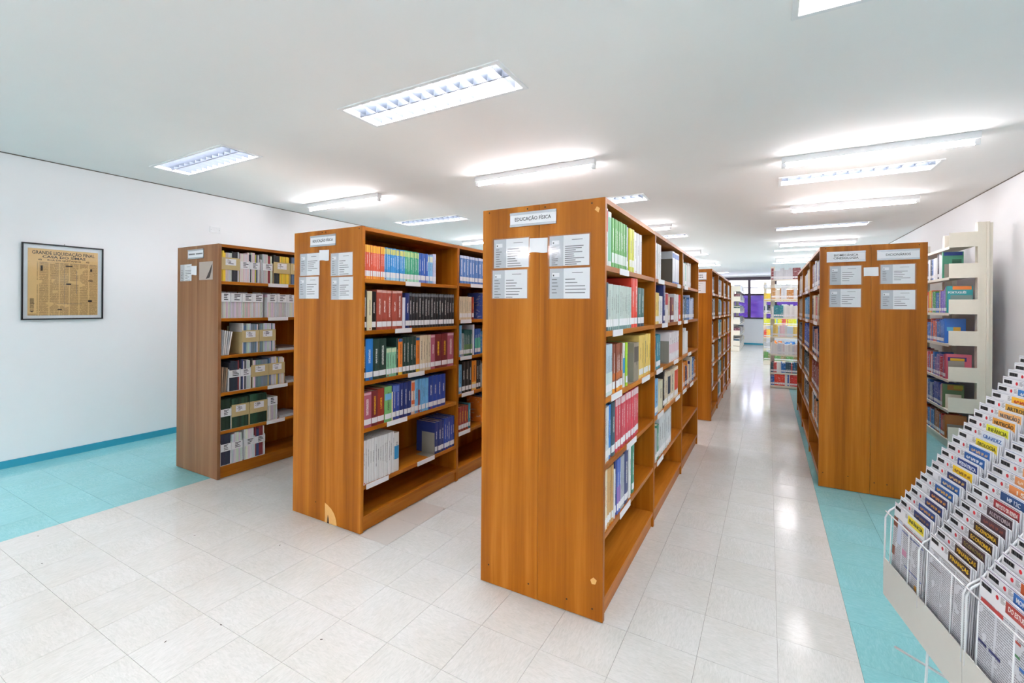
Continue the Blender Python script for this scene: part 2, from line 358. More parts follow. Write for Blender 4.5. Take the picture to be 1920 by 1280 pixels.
BAT = [(-5.378, 3.98), (-2.682, 3.98), (0.095, 4.76), (0.243, 7.03), (-5.5, 7.66), (-2.66, 7.62), (0.17, 10.77), (-2.66, 11.3), (-5.4, 11.3), (0.15, 14.1), (-2.66, 14.6), (-5.4, 14.6), (0.1, 1.0), (-5.4, -2.1), (-2.68, -2.1), (0.1, -2.1), (-5.4, -5.3), (-2.68, -5.3), (0.1, -5.3)]  # battens overhead and behind the viewer are unseen, added as fill light
ordn = ['first', 'second', 'third', 'fourth', 'fifth', 'sixth']
cnt = {}
for x, y in BAT:
    c = 0 if x < -4 else 1 if x < -1 else 2; n = cnt.get(c, 0); cnt[c] = n + (y > 2)
    o = tag(empty('batten_light', (x, y, ZC)), f'bare tube batten light {col_name[c]}, {ordn[n]} one beyond the bookcase ends' if y > 2 else f'bare tube batten light {col_name[c]}, added out of view as fill' + (', far back' if y < -4 else ''), 'light', 'surface mounted tube lights')
    link('body', bt['body'], o); link('lamp_tube', bt['lamp_tube'], o); link('lamp_holder', bt['lamp_holder'], o); link('lamp_holder', bt['lamp_holder'], o, (1.3, 0, 0), math.pi)

# ------------------------------------------------------------------ wooden bookcases
T = 0.025
ST = [1.683, 1.368, 1.05, 0.732, 0.405, 0.105]
STB = [1.66, 1.32, 0.988, 0.677, 0.306, 0.105]
def bookcase(name, label, x0, x1, y0, bays, levels, cards, side=1, endmat='wood_upright'):
    W = x1 - x0; H = 2.0; L = sum(bays); o = tag(empty(name, (x0, y0, 0)), label, 'bookcase', 'double sided wooden bookcases'); hw = W / 2
    for (a, b) in ((0, T), (L - T, L)):
        for (p, q) in ((0, hw - 0.0008), (hw + 0.0008, W)):
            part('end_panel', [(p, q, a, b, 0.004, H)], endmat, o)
    part('back_panel', [(hw - 0.006, hw + 0.006, T, L - T, 0.02, H - T)], 'wood_upright', o)
    ya = 0.0; n = len(bays)
    for bi, bl in enumerate(bays):
        a = ya + (T if bi == 0 else T / 2); b = ya + bl - (T if bi == n - 1 else T / 2)
        for s, (p, q) in enumerate(((0.003, hw - 0.006), (hw + 0.006, W - 0.003))):
            part('top_panel', [(p - (0.003 if s == 0 else 0), q + (0.003 if s else 0), a, b, H - T, H - 0.002), (p - (0.003 if s == 0 else 0), q + (0.003 if s else 0), a, b, H - 0.002, H, 1)], ['wood_board', 'bounce_top'], o)
            lv = levels[bi]
            made = [part('shelf', [(p, q, a, b, z - T, z)], 'wood_board', o) for z in lv]
            if s == (1 if side > 0 else 0): front = made
            part('plinth', [(p + (0.012 if s == 0 else 0), q - (0.012 if s else 0), a, b, 0.004, lv[-1] - T)], 'wood_board', o)
            if bi < n - 1: part('divider', [(p - (0.003 if s == 0 else 0), q + (0.003 if s else 0), b, b + T, 0.004, H)], 'wood_upright', o)
        for (r, u, ln) in cards.get(bi, []):
            z = lv[r]; cx = (W - 0.003 if side > 0 else -0.001)
            u0 = a + 0.01 + u * (b - a - ln - 0.02); part('shelf_card', [(cx, cx + 0.004, u0, u0 + ln, z - 0.03, z + 0.002)], 'label_card', front[r])
        ya += bl
    return o
CA = bookcase('bookcase', 'double-sided wooden bookcase holding journal file boxes beside the turquoise floor strip', -4.719, -4.043, 2.128, [1.07, 1.07, 1.07], [ST] * 3, {0: [(0, .5, .2), (1, .5, .2), (3, .5, .2), (4, .48, .18)]}, endmat='wood_greyer')
CB = bookcase('bookcase', 'double-sided wooden bookcase with broken veneer chip at the base of its end panel', -2.98, -2.292, 2.088, [1.05, 1.07, 1.07], [STB, ST, ST], {0: [(0, .45, .16), (1, .33, .17), (2, .5, .18), (3, .25, .2), (4, .02, .2), (4, .65, .2)], 1: [(0, .2, .2), (1, .02, .16), (2, .02, .17), (3, .05, .18), (4, .0, .17)]})
CC = bookcase('bookcase', 'double-sided wooden bookcase with scuffed corners and three open bays along the aisle', -1.349, -0.668, 2.07, [1.09, 1.13, 1.05], [ST] * 3, {0: [(0, .25, .17), (1, .12, .17), (2, .1, .18), (2, .85, .2), (3, .45, .2), (4, .3, .2)], 1: [(0, .1, .2), (0, .9, .15), (1, .25, .2), (1, .95, .15), (2, .05, .2), (2, .8, .2), (3, .1, .2), (3, .9, .2), (4, .1, .2)], 2: [(0, .1, .2), (1, .1, .2), (2, .4, .2), (3, .05, .2), (3, .6, .2)]})
CD = bookcase('bookcase', 'double-sided wooden bookcase with the DICIONÁRIOS and BIOMECÂNICA signs on its end', 0.373, 1.058, 4.584, [1.06, 1.14, 1.1], [ST] * 3, {b: [(r, .3, .35) for r in range(4)] for b in range(3)}, side=-1)
CE = bookcase('bookcase', 'double-sided wooden bookcase standing behind the scuffed one along the aisle', -1.33, -0.646, 6.49, [0.87, 0.9, 0.88, 0.86], [ST] * 4, {b: [(r, .2, .2) for r in range(5)] for b in range(4)})
# broken veneer, scuffs, screw holes
def patch(name, par, pts, y, mat, t=0.0012):
    n = len(pts); v = [(x, y, z) for x, z in pts] + [(x, y - t, z) for x, z in pts]
    f = [tuple(range(n)), tuple(range(2 * n - 1, n - 1, -1))] + [(i, n + i, n + (i + 1) % n, (i + 1) % n) for i in range(n)]
    return link(name, mesh(name, [], mat, (v, f)), par)
patch('veneer_chip', CB, [(0.348, 0.004), (0.347, 0.135), (0.375, 0.125), (0.41, 0.108), (0.44, 0.08), (0.458, 0.045), (0.466, 0.004)], -0.0003, 'chip')
patch('chip_crack', CB, [(0.372, 0.004), (0.376, 0.04), (0.38, 0.06), (0.386, 0.035), (0.39, 0.004)], -0.0016, 'hole')
patch('veneer_chip', CC, [(0.62, 0.19), (0.635, 0.205), (0.652, 0.195), (0.645, 0.175), (0.628, 0.172)], -0.0003, 'chip')
patch('veneer_chip', CC, [(0.63, 1.945), (0.64, 1.96), (0.655, 1.95), (0.648, 1.93)], -0.0003, 'chip')
def holes(par, pts):
    for x, z in pts: patch('screw_hole', par, [(x + 0.0045 * math.cos(k * 1.0472), z + 0.0045 * math.sin(k * 1.0472)) for k in range(6)], -0.0003, 'hole', 0.0006)
holes(CC, [(0.04, 1.985), (0.27, 1.985), (0.37, 1.984), (0.615, 1.978), (0.05, 0.1), (0.29, 0.07), (0.5, 0.06), (0.63, 0.055), (0.648, 1.94)])
holes(CB, [(0.3, 1.985), (0.335, 1.985), (0.66, 1.985), (0.25, 0.12)])
holes(CD, [(0.04, 1.985), (0.635, 1.982), (0.03, 0.12), (0.2, 0.12), (0.37, 0.1), (0.45, 0.1)])

# ------------------------------------------------------------------ signs and sheets on the end panels
FR = (math.pi / 2, 0, 0)     # text facing -Y
def sign(x0, x1, z0, z1, y, lines, label, bars=None):
    o = tag(empty('sign_plate', ((x0 + x1) / 2, y, z0)), label, 'sign', 'shelf end signs'); hw, h = (x1 - x0) / 2, z1 - z0
    part('holder', [(-hw, hw, -0.004, -0.0002, 0, h), (-hw, hw, -0.007, -0.004, 0, 0.012), (-hw, hw, -0.007, -0.004, h - 0.012, h)], 'alu', o)
    cardo = part('card', [(-hw + 0.001, hw - 0.001, -0.0052, -0.0042, 0.0125, h - 0.0125)], 'paper', o)
    for k, (s, wd, sz) in enumerate(lines):
        zz = h / 2 + (len(lines) - 1) * 0.012 - k * 0.024
        text('lettering', s, sz, 'ink', cardo, (0, -0.0056, zz), FR, wd, 0.00015)
    if bars: part('lettering', [(-hw + a * 2 * hw, -hw + b * 2 * hw, -0.0058, -0.0053, h / 2 - 0.006 + c, h / 2 + 0.006 + c) for a, b, c in bars], 'ink_grey', cardo)
    return o
def sheet(x0, x1, z0, z1, y, label, nl, logo=True, tilt=0.0):
    o = tag(empty('list_sheet', ((x0 + x1) / 2, y, (z0 + z1) / 2)), label, 'paper', 'printed call number lists'); o.rotation_euler = (0, tilt, 0)
    hw, hh = (x1 - x0) / 2, (z1 - z0) / 2; rg = random.Random(int(abs(x0 * 1000) + z0 * 77))
    pp = part('paper', [(-hw, hw, -0.0008, -0.0002, -hh, hh)], 'paper', o)
    part('margin_column', [(-hw, -hw + 0.36 * 2 * hw, -0.0012, -0.0009, -hh, hh)], 'paper_grey', pp)
    if logo: part('logo_box', [(-hw + 0.014, -hw + 0.052, -0.0015, -0.0013, hh - 0.042, hh - 0.022)], 'paper', pp); part('logo_mark', [(-hw + 0.018, -hw + 0.024, -0.0018, -0.0016, hh - 0.038, hh - 0.03)], 'ink', pp)
    ln = [(0.015, 0.07, -0.0012, -0.001, hh - 0.024, hh - 0.021)]
    for k in range(nl):
        z = hh - 0.056 - k * (0.088 / max(nl - 1, 1)) * (1 if nl > 6 else 0.75)
        ln.append((-hw + 0.012, -hw + 0.03 + rg.random() * 0.022, -0.0015, -0.0013, z, z + 0.0042))
        ln.append((-hw + 0.083, -hw + 0.12 + rg.random() * 0.07, -0.0012, -0.001, z, z + 0.0042))
    part('text_lines', ln, 'ink_grey', pp)
    part('plastic_sleeve', [(-hw - 0.008, hw + 0.008, -0.0026, -0.0022, -hh - 0.003, hh + 0.006)], 'sleeve', o)
    return o
def note(x0, x1, z0, z1, y, label, tilt=0.0):
    hw, hh = (x1 - x0) / 2, (z1 - z0) / 2; n = 6; v, f = [], []
    for k in range(n + 1):
        x = -hw + 2 * hw * k / n; b = 0.0012 + 0.0015 * math.sin(k * 1.1)
        v += [(x, -b, -hh + 0.002 * math.sin(k)), (x, -b - 0.0005, hh), (x, -b - 0.0008, -hh + 0.002 * math.sin(k)), (x, -b - 0.0012, hh)]
    for k in range(n): a = 4 * k; f += [(a, a + 1, a + 5, a + 4), (a + 2, a + 6, a + 7, a + 3), (a + 1, a + 3, a + 7, a + 5), (a, a + 4, a + 6, a + 2)]
    o = link('note_paper', mesh('note_paper', [], 'paper', (v, f)), None, ((x0 + x1) / 2, y, (z0 + z1) / 2)); o.rotation_euler = (0, tilt, 0)
    return tag(o, label, 'paper')
yC, yB, yA, yD, yE = 2.07, 2.088, 2.128, 4.584, 6.49
sign(-1.179, -0.917, 1.897, 1.969, yC, [('EDUCAÇÃO FÍSICA', 0.205, 0.026)], 'EDUCAÇÃO FÍSICA sign on the scuffed aisle bookcase')
sign(-2.8, -2.54, 1.89, 1.966, yB, [('EDUCAÇÃO FÍSICA', 0.205, 0.026)], 'EDUCAÇÃO FÍSICA sign on the bookcase with the chipped base')
sign(-4.53, -4.274, 1.887, 1.97, yA, [], 'small sign with two blurred words on the journal bookcase', [(.06, .13, 0), (.14, .22, 0), (.23, .31, 0), (.32, .4, 0), (.41, .46, 0), (.54, .62, 0), (.63, .71, 0), (.72, .8, 0), (.81, .88, 0), (.89, .95, 0)])
sign(0.42, 0.678, 1.869, 1.955, yD, [('BIOMECÂNICA', 0.16, 0.024), ('CINESIOLOGIA', 0.165, 0.024)], 'BIOMECÂNICA CINESIOLOGIA sign on the dictionary bookcase')
sign(0.751, 1.011, 1.872, 1.953, yD, [('DICIONÁRIOS', 0.15, 0.026)], 'DICIONÁRIOS sign on the dictionary bookcase')
sign(-0.97, -0.714, 1.855, 1.958, yE, [], 'sign on the bookcase standing behind the scuffed one', [(.6, .66, .014), (.68, .74, .014), (.76, .82, .014), (.5, .57, -.014), (.59, .66, -.014), (.68, .75, -.014), (.77, .84, -.014)])
sheet(-1.278, -1.07, 1.687, 1.838, yC, 'upper list sheet on the scuffed bookcase, farther from the aisle', 8)
sheet(-1.286, -1.078, 1.527, 1.675, yC, 'lower list sheet on the scuffed bookcase, farther from the aisle', 7)
sheet(-0.953, -0.745, 1.685, 1.834, yC, 'upper list sheet on the scuffed bookcase, beside the aisle edge', 10)
sheet(-0.951, -0.742, 1.525, 1.673, yC, 'lower list sheet on the scuffed bookcase, beside the aisle edge', 5)
note(-1.066, -0.964, 1.758, 1.831, yC, 'small blank note between list sheets on the scuffed bookcase', 0.03)
sheet(-2.913, -2.707, 1.693, 1.847, yB, 'upper list sheet on the chipped bookcase, nearer the journal bookcase', 6)
sheet(-2.922, -2.714, 1.531, 1.683, yB, 'lower list sheet on the chipped bookcase, nearer the journal bookcase', 5)
sheet(-2.589, -2.38, 1.684, 1.835, yB, 'upper list sheet on the chipped bookcase, above its open shelves edge', 7)
sheet(-2.583, -2.375, 1.523, 1.673, yB, 'lower list sheet on the chipped bookcase, beside its open shelves edge', 6)
note(-2.704, -2.605, 1.791, 1.863, yB - 0.0028, 'small blank note taped over a list sheet on the chipped bookcase', 0.02)
sheet(-4.666, -4.475, 1.694, 1.843, yA, 'list sheet on the end of the journal bookcase', 7, False)
note(-4.472, -4.38, 1.744, 1.824, yA - 0.0028, 'small blank note beside the list sheet on the journal bookcase', 0.03)
o = tag(empty('empty_sleeve', (-4.238, yA, 1.776)), 'empty plastic sleeve with a torn brown backing on the journal bookcase', 'sleeve')
part('backing', [(-0.108, 0.108, -0.001, -0.0003, -0.078, 0.078)], 'sleeve_backing', o)
patch('torn_gap', o, [(0.0, -0.072), (0.05, -0.01), (0.085, 0.04), (0.104, 0.056), (0.085, -0.01), (0.06, -0.06)], -0.0013, 'hole', 0.0004)
part('plastic_front', [(-0.11, 0.11, -0.0026, -0.0022, -0.08, 0.08)], 'sleeve', o)
sheet(0.443, 0.651, 1.683, 1.836, yD, 'upper list sheet under the BIOMECÂNICA sign', 5)
sheet(0.441, 0.649, 1.499, 1.648, yD, 'lower list sheet under the BIOMECÂNICA sign', 5)
sheet(0.774, 0.983, 1.685, 1.836, yD, 'upper list sheet under the DICIONÁRIOS sign', 6)
sheet(0.777, 0.986, 1.485, 1.634, yD, 'lower list sheet under the DICIONÁRIOS sign', 5)
note(0.667, 0.761, 1.75, 1.819, yD, 'small blank note between the lists on the dictionary bookcase', -0.02)
sheet(-0.932, -0.723, 1.684, 1.836, yE, 'list sheet on the bookcase standing behind the scuffed one', 3)

# ------------------------------------------------------------------ books
def arc(n=4, bulge=0.018):
    return [(bulge * (1 - (2 * k / n - 1) ** 2), k / n) for k in range(n + 1)]
def mk_book():
    bt_ = 0.07; A = arc(); vs, fs = [], []
    prof = [(-1, 0)] + A + [(-1, 1), (-1, 1 - bt_), (-0.02, 1 - bt_), (-0.02, bt_), (-1, bt_)]
    n = len(prof); vs = [(x, y, 0) for x, y in prof] + [(x, y, 1) for x, y in prof]
    for i in range(n): j = (i + 1) % n; fs.append((i, j, n + j, n + i))
    b = [0, 1, n - 2, n - 1]; c = [1, 2, 3, 4, 5, n - 3, n - 2]; e = [5, 6, 7, 8 if n > 8 else 7]
    k5 = len(A)                      # index of the last arc vertex
    lids = [[0, 1, n - 2, n - 1], list(range(1, k5 + 1)) + [n - 3, n - 2], [k5, k5 + 1, k5 + 2, k5 + 3]]
    for q in lids: fs.append(tuple(reversed(q))); fs.append(tuple(n + i for i in q))
    cover = mesh('book', [], 'book_cover', (vs, fs))
    pages = mesh('pages', [(-0.985, -0.021, bt_, 1 - bt_, 0.012, 0.982)], 'pages')
    A2 = arc(4, 0.018); v = [(x + 0.003, 0.04 + y * 0.92, z) for z in (0, 1) for x, y in A2] + [(x + 0.0005, 0.04 + y * 0.92, z) for z in (0, 1) for x, y in A2]; f = []
    for i in range(4): f += [(i, i + 1, 6 + i, 5 + i), (10 + i, 15 + i, 16 + i, 11 + i)]
    f += [(0, 5, 15, 10), (4, 14, 19, 9)] + [(5 + i, 6 + i, 16 + i, 15 + i) for i in range(4)] + [(i, 10 + i, 11 + i, 1 + i) for i in range(4)]
    lab = mesh('spine_label', [], 'label_card', (v, f)); band = mesh('spine_band', [], 'printed', (v, f))
    dot = mesh('dot', [], 'red_dot', ([(0.024, 0.5 + 0.5 * math.cos(k * 0.7854), 0.5 + 0.5 * math.sin(k * 0.7854)) for k in range(8)], [tuple(range(8))]))
    return cover, pages, lab, band, dot
BK, PG, LB, BD, DT = mk_book()
def book(x, y, z, th, dp, h, colr, ink, bands, lab, rot, label, group, dotted=False, lz=0.02, lh=0.036):
    o = link('book', BK, None, (x, y, z), rot, (dp, th, h)); o.color = (*colr, ink)
    tag(o, label, 'book', group)
    link('pages', PG, o)
    for z0, z1, c in bands:
        b = link('spine_band', BD, o, (0, 0, z0), scale=(1, 1, z1 - z0)); b.color = (*lin(c), 1)
    if lab: link('spine_label', LB, o, (0.001, 0, lz / h), scale=(1, 1, lh / h))
    if dotted: link('dot', DT, o, (0.002, 0.5 - 0.005 / th, 0.006 / h), scale=(1, 0.010 / th, 0.010 / h))
    return o
ST_ = {  # description, colour, ink (0 none .33 white .66 black 1 yellow), bands, spine label
 'O': ('thin orange-red volume with yellow head band', '#d8583a', .33, [(.78, .99, '#eeb63c'), (0.0, .1, '#eda13a')], 1),
 'b': ('thin bright blue volume with yellow head band', '#2f8fd0', .33, [(.8, .97, '#cfcf7a'), (0, .1, '#a6d2e6')], 1),
 'g': ('thin green volume with yellow head band', '#35a078', .33, [(.8, .97, '#b5cf8a'), (0, .1, '#a9dcc4')], 1),
 'n': ('thin royal blue volume with plain head', '#2456ac', .33, [(0, .09, '#6b7fc2')], 1),
 'l': ('thin pale blue volume with cream head band', '#7ab5de', .66, [(.75, .95, '#d7dcc4')], 1),
 'w': ('slim white volume with violet edge', '#c3c5dc', .66, [], 1),
 'K': ('black spined hardback', '#16181a', .33, [], 1), 'cr': ('cream hardback with dark lettering', '#ddd6b4', .66, [], 0),
 'rb': ('brick red hardback with white lettering', '#9c4536', .33, [(.93, .99, '#c9a49a')], 1), 'sp': ('white spiral bound volume', '#d9dbe4', 0, [], 0),
 'nv': ('navy blue hardback', '#1b2c6b', .33, [], 1), 'bk': ('glossy black volume from a long matching run', '#202225', .33, [(.9, .97, '#6c7074')], 1),
 'bl': ('bright blue hardback', '#1f76c4', .33, [], 1), 'dg': ('dark green hardback', '#1c3a33', .33, [], 1),
 'lg': ('short pale green paperback', '#86bf9c', .66, [(.85, .99, '#c9d8b4')], 1), 'or': ('narrow orange spined book with yellow foot', '#e9812a', .66, [(.92, 1, '#2a5f9a'), (0, .08, '#e5c53a')], 1),
 'ct': ('cream coloured paperback', '#d8c9ac', .66, [], 1), 'mv': ('mauve hardback with pale lettering', '#ad5a70', .33, [(.92, .98, '#d5aab6')], 1),
 'dr': ('dark red hardback with yellow lettering', '#6f1f24', 1, [], 1), 'rd': ('red hardback with yellow lettering', '#94301f', 1, [], 1),
 'gb': ('green hardback with pale blue band', '#74b46c', .66, [(.62, .8, '#6fb4e0')], 1), 'bn': ('royal blue hardback with pink lettering', '#2a4396', .33, [(.8, .97, '#5d76b8')], 1),
 'ow': ('orange and white patterned book', '#e3c6b0', .66, [(.7, .95, '#d9673a'), (.3, .42, '#d9673a')], 1), 'lb': ('light blue paperback', '#6fb1dc', .66, [], 1),
 'rs': ('short thin red booklet', '#8e2a2a', 0, [], 1), 'db': ('deep blue hardback', '#1f3f97', .33, [], 1),
 'wh': ('white spined volume', '#dfdfdf', .66, [], 0), 'wb': ('white volume with a blue panel', '#dcdcd8', .66, [(.32, .66, '#2a87b8')], 0),
 'bw': ('blue and white streaked volume', '#3f6fb0', .33, [(.9, .99, '#c5cfe4')], 1), 'gr': ('grey spined volume', '#a9adb2', .66, [], 1),
 'tl': ('short dark teal volume', '#1f5550', .33, [(0.05, .45, '#6f8f5a')], 1), 'bg': ('blue volume with green lower half', '#2a5aa8', .33, [(.2, .65, '#5cb89a')], 1),
 'og': ('broad orange hardback', '#e0851c', .66, [(0.02, .28, '#e8c66e')], 1), 'tb': ('teal blue hardback', '#1f7f93', .33, [], 1),
 'rw': ('white volume with red head panel', '#d9d3d0', .66, [(.6, .97, '#b3262e')], 0), 'wg': ('tall white and green volume', '#cfdcd4', .66, [(.1, .9, '#7fbf9c')], 0),
 'gn': ('green volume with white lower spine', '#5aa050', .33, [(0.1, .3, '#dfe6df')], 0), 'yl': ('lime yellow volume', '#cfd02c', .66, [(.12, .28, '#e3e3d8')], 0),
 'dt': ('dark teal hardback', '#2c4f60', .33, [], 1), 'pg': ('pale grey-green journal volume', '#bcc9c2', .66, [(0, .08, '#6f8d8c')], 1),
 're': ('tall bright red hardback', '#d93c28', .33, [], 1), 'te': ('dark teal volume with pale edge', '#41706c', .33, [(0, .1, '#23384a')], 1),
 'lw': ('pale blue mottled journal', '#a9c0cc', .66, [(.0, .45, '#c5d6d2')], 1), 'br': ('brown and orange volume', '#7b3f2a', .33, [(0, .12, '#e59a2c'), (.26, .4, '#b8662c')], 1),
 'lm': ('slim lime green volume', '#a5d02c', .66, [], 1), 'pt': ('thick volume with grey photographs', '#8f8676', .66, [(.5, .9, '#5c5750')], 0),
 'ye': ('pale yellow volume', '#dfc168', .66, [], 1), 'wm': ('worn white and grey journal', '#c7ccce', .66, [], 1), 'rp': ('red and white striped volume', '#c33a4c', .33, [(.86, .99, '#d8c0c4')], 1),
 'tn': ('tan paperback', '#c79a5c', .66, [], 1), 'bp': ('blue and purple volume', '#4a62b4', .33, [(.1, .5, '#8a6ab0')], 1), 'gg': ('green hardback', '#3a8a6c', .33, [], 1),
 'wx': ('thick white volume with blue head band', '#dcdfe6', 0, [(.8, .95, '#6f8cc8'), (0, .06, '#5a7cc4')], 0), 'wk': ('white volume with pink print', '#e2dcdf', .66, [(.3, .6, '#e0c3cc')], 1),
 'nc': ('cream volume with navy panel', '#d8ceb8', 0, [(.3, .85, '#1f3046')], 1), 'rr': ('cream volume with red-orange panel', '#d9cdb6', 0, [(.25, .9, '#d2492c')], 1),
 'oy': ('orange and white volume', '#d9d6c8', .66, [(0, .35, '#e5a63a')], 0), 'wt': ('white volume with green foot', '#dcdcd6', .66, [(0.02, .3, '#3fa58c')], 0)}
ROWS = [
('B1',0,[(10,2.116,2.298,.226,'O'),(11,2.298,2.502,.226,'b'),(8,2.502,2.654,.226,'g'),(4,2.654,2.759,.226,'n'),(3,2.759,2.82,.22,'l'),(2,2.82,2.857,.235,'w')]),
('B1',1,[(1,2.115,2.145,.265,'K'),(1,2.145,2.188,.262,'cr'),(1,2.188,2.228,.26,'K'),(5,2.228,2.479,.272,'rb'),(1,2.479,2.507,.225,'sp'),(1,2.507,2.55,.258,'nv'),(16,2.55,3.097,.262,'bk')]),
('B1',2,[(1,2.115,2.136,.27,'K'),(1,2.136,2.2,.275,'bl'),(2,2.2,2.324,.27,'dg'),(4,2.324,2.423,.2,'lg'),(1,2.423,2.442,.265,'dg'),(1,2.442,2.485,.258,'or'),(4,2.485,2.629,.268,'dg'),(1,2.629,2.673,.258,'or'),(4,2.673,2.798,.27,'ct'),(1,2.798,2.852,.272,'mv'),(1,2.852,2.935,.272,'dr'),(1,2.935,3.012,.272,'dr'),(1,3.012,3.099,.275,'mv')]),
('B1',3,[(1,2.114,2.19,.235,'mv'),(1,2.19,2.246,.235,'dr'),(1,2.246,2.309,.24,'rd'),(1,2.309,2.377,.245,'gb'),(1,2.377,2.391,.2,'ct'),(2,2.391,2.458,.245,'bn'),(3,2.458,2.578,.25,'nv'),(1,2.581,2.62,.25,'ow'),(1,2.62,2.66,.25,'lb'),(1,2.66,2.676,.17,'rs'),(6,2.676,2.774,.25,'lb'),(4,2.774,2.993,.255,'db')]),
('B1',4,[(14,2.117,2.407,.288,'wh'),(1,2.407,2.455,.275,'wb'),('BE',2.738,2.853,'grey_metal'),(3,2.86,2.975,.25,'nv'),(5,2.975,3.118,.255,'db')]),
('B2',0,[(7,3.175,3.509,.24,'bw'),(5,3.509,3.75,.24,'bw')]),
('B2',1,[(7,3.175,3.359,.2,'ct'),(1,3.367,3.399,.2,'rd')]),
('B2',2,[(1,3.175,3.21,.27,'lb'),(1,3.21,3.25,.2,'gr'),(7,3.25,3.376,.225,'tl'),(1,3.379,3.405,.27,'sp'),(4,3.409,3.512,.23,'bg')]),
('B2',3,[(1,3.175,3.22,.25,'lb'),(3,3.22,3.367,.27,'K'),(1,3.367,3.44,.265,'og'),(2,3.444,3.51,.26,'K')]),
('B2',4,[(4,3.175,3.324,.21,'rd'),(1,3.324,3.357,.22,'tb')]),
('C1',0,[(1,2.111,2.161,.278,'rw'),(1,2.165,2.218,.27,'wg'),(8,2.228,2.497,.25,'gn'),(1,2.497,2.536,.245,'gr'),(2,2.539,2.649,.245,'yl'),(3,2.655,2.828,.242,'wh')]),
('C1',1,[(1,2.106,2.137,.235,'gr'),(1,2.137,2.168,.235,'dt'),(12,2.172,2.595,.23,'pg'),(2,2.598,2.744,.285,'re'),(2,2.749,2.905,.235,'te')]),
('C1',2,[(6,2.109,2.247,.25,'lw'),(4,2.251,2.436,.245,'br'),(1,2.44,2.482,.24,'wb'),(1,2.487,2.528,.24,'lm'),('BE',2.531,2.654,'grey_metal'),(1,2.66,2.774,.225,'pt'),(5,2.796,3.092,.262,'ye')]),
('C1',3,[(3,2.114,2.191,.265,'wm'),(1,2.193,2.231,.268,'bl'),(1,2.235,2.3,.27,'dt'),(10,2.308,2.783,.278,'rp')]),
('C1',4,[(2,2.117,2.175,.29,'ct'),(3,2.18,2.278,.282,'tn'),(1,2.281,2.3,.25,'wh'),(1,2.303,2.329,.29,'nv'),(2,2.332,2.399,.285,'bp'),(3,2.402,2.467,.28,'gr'),(1,2.471,2.549,.29,'nv'),(1,2.566,2.614,.295,'wh'),(1,2.642,2.701,.285,'gg')]),
('C2',0,[(5,3.214,3.404,.25,'wh'),('BE',3.66,3.856,'dark_bookend'),(3,3.868,4.179,.262,'wx')]),
('C2',1,[(2,3.232,3.35,.22,'ye'),(2,3.354,3.492,.2,'wh'),(1,3.497,3.568,.285,'nv'),(1,3.577,3.694,.23,'rw'),(1,3.713,3.778,.2,'ct'),(1,3.783,3.929,.2,'dr'),(3,3.939,4.174,.23,'wh'),(1,4.186,4.254,.23,'re')]),
('C2',2,[(1,3.216,3.258,.235,'rw'),(2,3.265,3.423,.24,'tb'),('BE',3.56,3.728,'grey_metal'),(5,3.751,4.212,.235,'wk')]),
('C2',3,[(1,3.226,3.343,.25,'lb'),(1,3.353,3.508,.22,'cr'),(1,3.515,3.576,.285,'K'),(1,3.584,3.688,.25,'ct'),(1,3.696,3.819,.25,'nc'),(1,3.832,3.968,.25,'ct'),(1,3.977,4.153,.25,'rr')]),
('C2',4,[(1,3.246,3.302,.23,'gr'),(1,3.306,3.388,.24,'gg'),(6,3.395,3.871,.28,'wm')])]
BAY = {'B1': (-2.292, 2.115, 'end bay of chipped bookcase', STB), 'B2': (-2.292, 3.152, 'second bay of chipped bookcase', ST), 'C1': (-0.668, 2.097, 'end bay of scuffed bookcase', ST), 'C2': (-0.668, 3.175, 'second bay of scuffed bookcase', ST)}
RN = ['top', 'second', 'third', 'fourth', 'fifth']
DP = {'O': .17, 'b': .17, 'g': .17, 'n': .17, 'l': .17, 'lg': .14, 'bk': .2, 'wh': .2}
def bookend(x, y0, y1, z, rot, mat, label, h=0.15):
    # an L of sheet steel: tongue under the books, upright plate facing along the run
    d = 0.13; o = link('bookend', mesh('bookend', [(-d, 0, -0.0012, 0.0, 0.0014, h), (-d, 0, -0.07 if rot == 0 else 0.0, 0 if rot == 0 else 0.07, 0.0002, 0.0014)], mat), None, (x, y1, z), rot); return tag(o, label, 'bookend', 'metal bookends')
for bay, r, runs in ROWS:
    X, ymin, where, lv = BAY[bay]; z = lv[r]
    for run in runs:
        if run[0] == 'BE':
            bookend(X - 0.012, run[1], run[2] - 0.002, z, 0, run[3], f'metal bookend on {RN[r]} shelf, {where}', 0.2 if run[3] == 'dark_bookend' else 0.17); continue
        n, a, b, h, st = run; a = max(a, ymin); desc, hx, ink, bands, lab = ST_[st]; dw = (b - a) / n; c0 = lin(hx)
        wts = [1 + (random.random() - .5) * .3 for _ in range(n)]; sw = sum(wts); y = a
        for k in range(n):
            th = (b - a) * wts[k] / sw; f = 1 + (random.random() - .5) * .16; hh = h * (1 + (random.random() - .5) * .012)
            dp = DP.get(st, .19) + random.random() * .012
            book(X - 0.012 - random.random() * 0.006, y + 0.0004, z + 0.0002, th - 0.0012, dp, hh, tuple(min(1, q * f) for q in c0), ink, bands, lab, 0.0,
                 f'{desc} on {RN[r]} shelf, {where}', f'books on the {RN[r]} shelf, {where}', dotted=(k == 0 and st in ('O', 'b', 'g', 'cr', 'bk', 'lb', 'wh', 'bl', 'lg', 'lw', 'db')))
            y += th

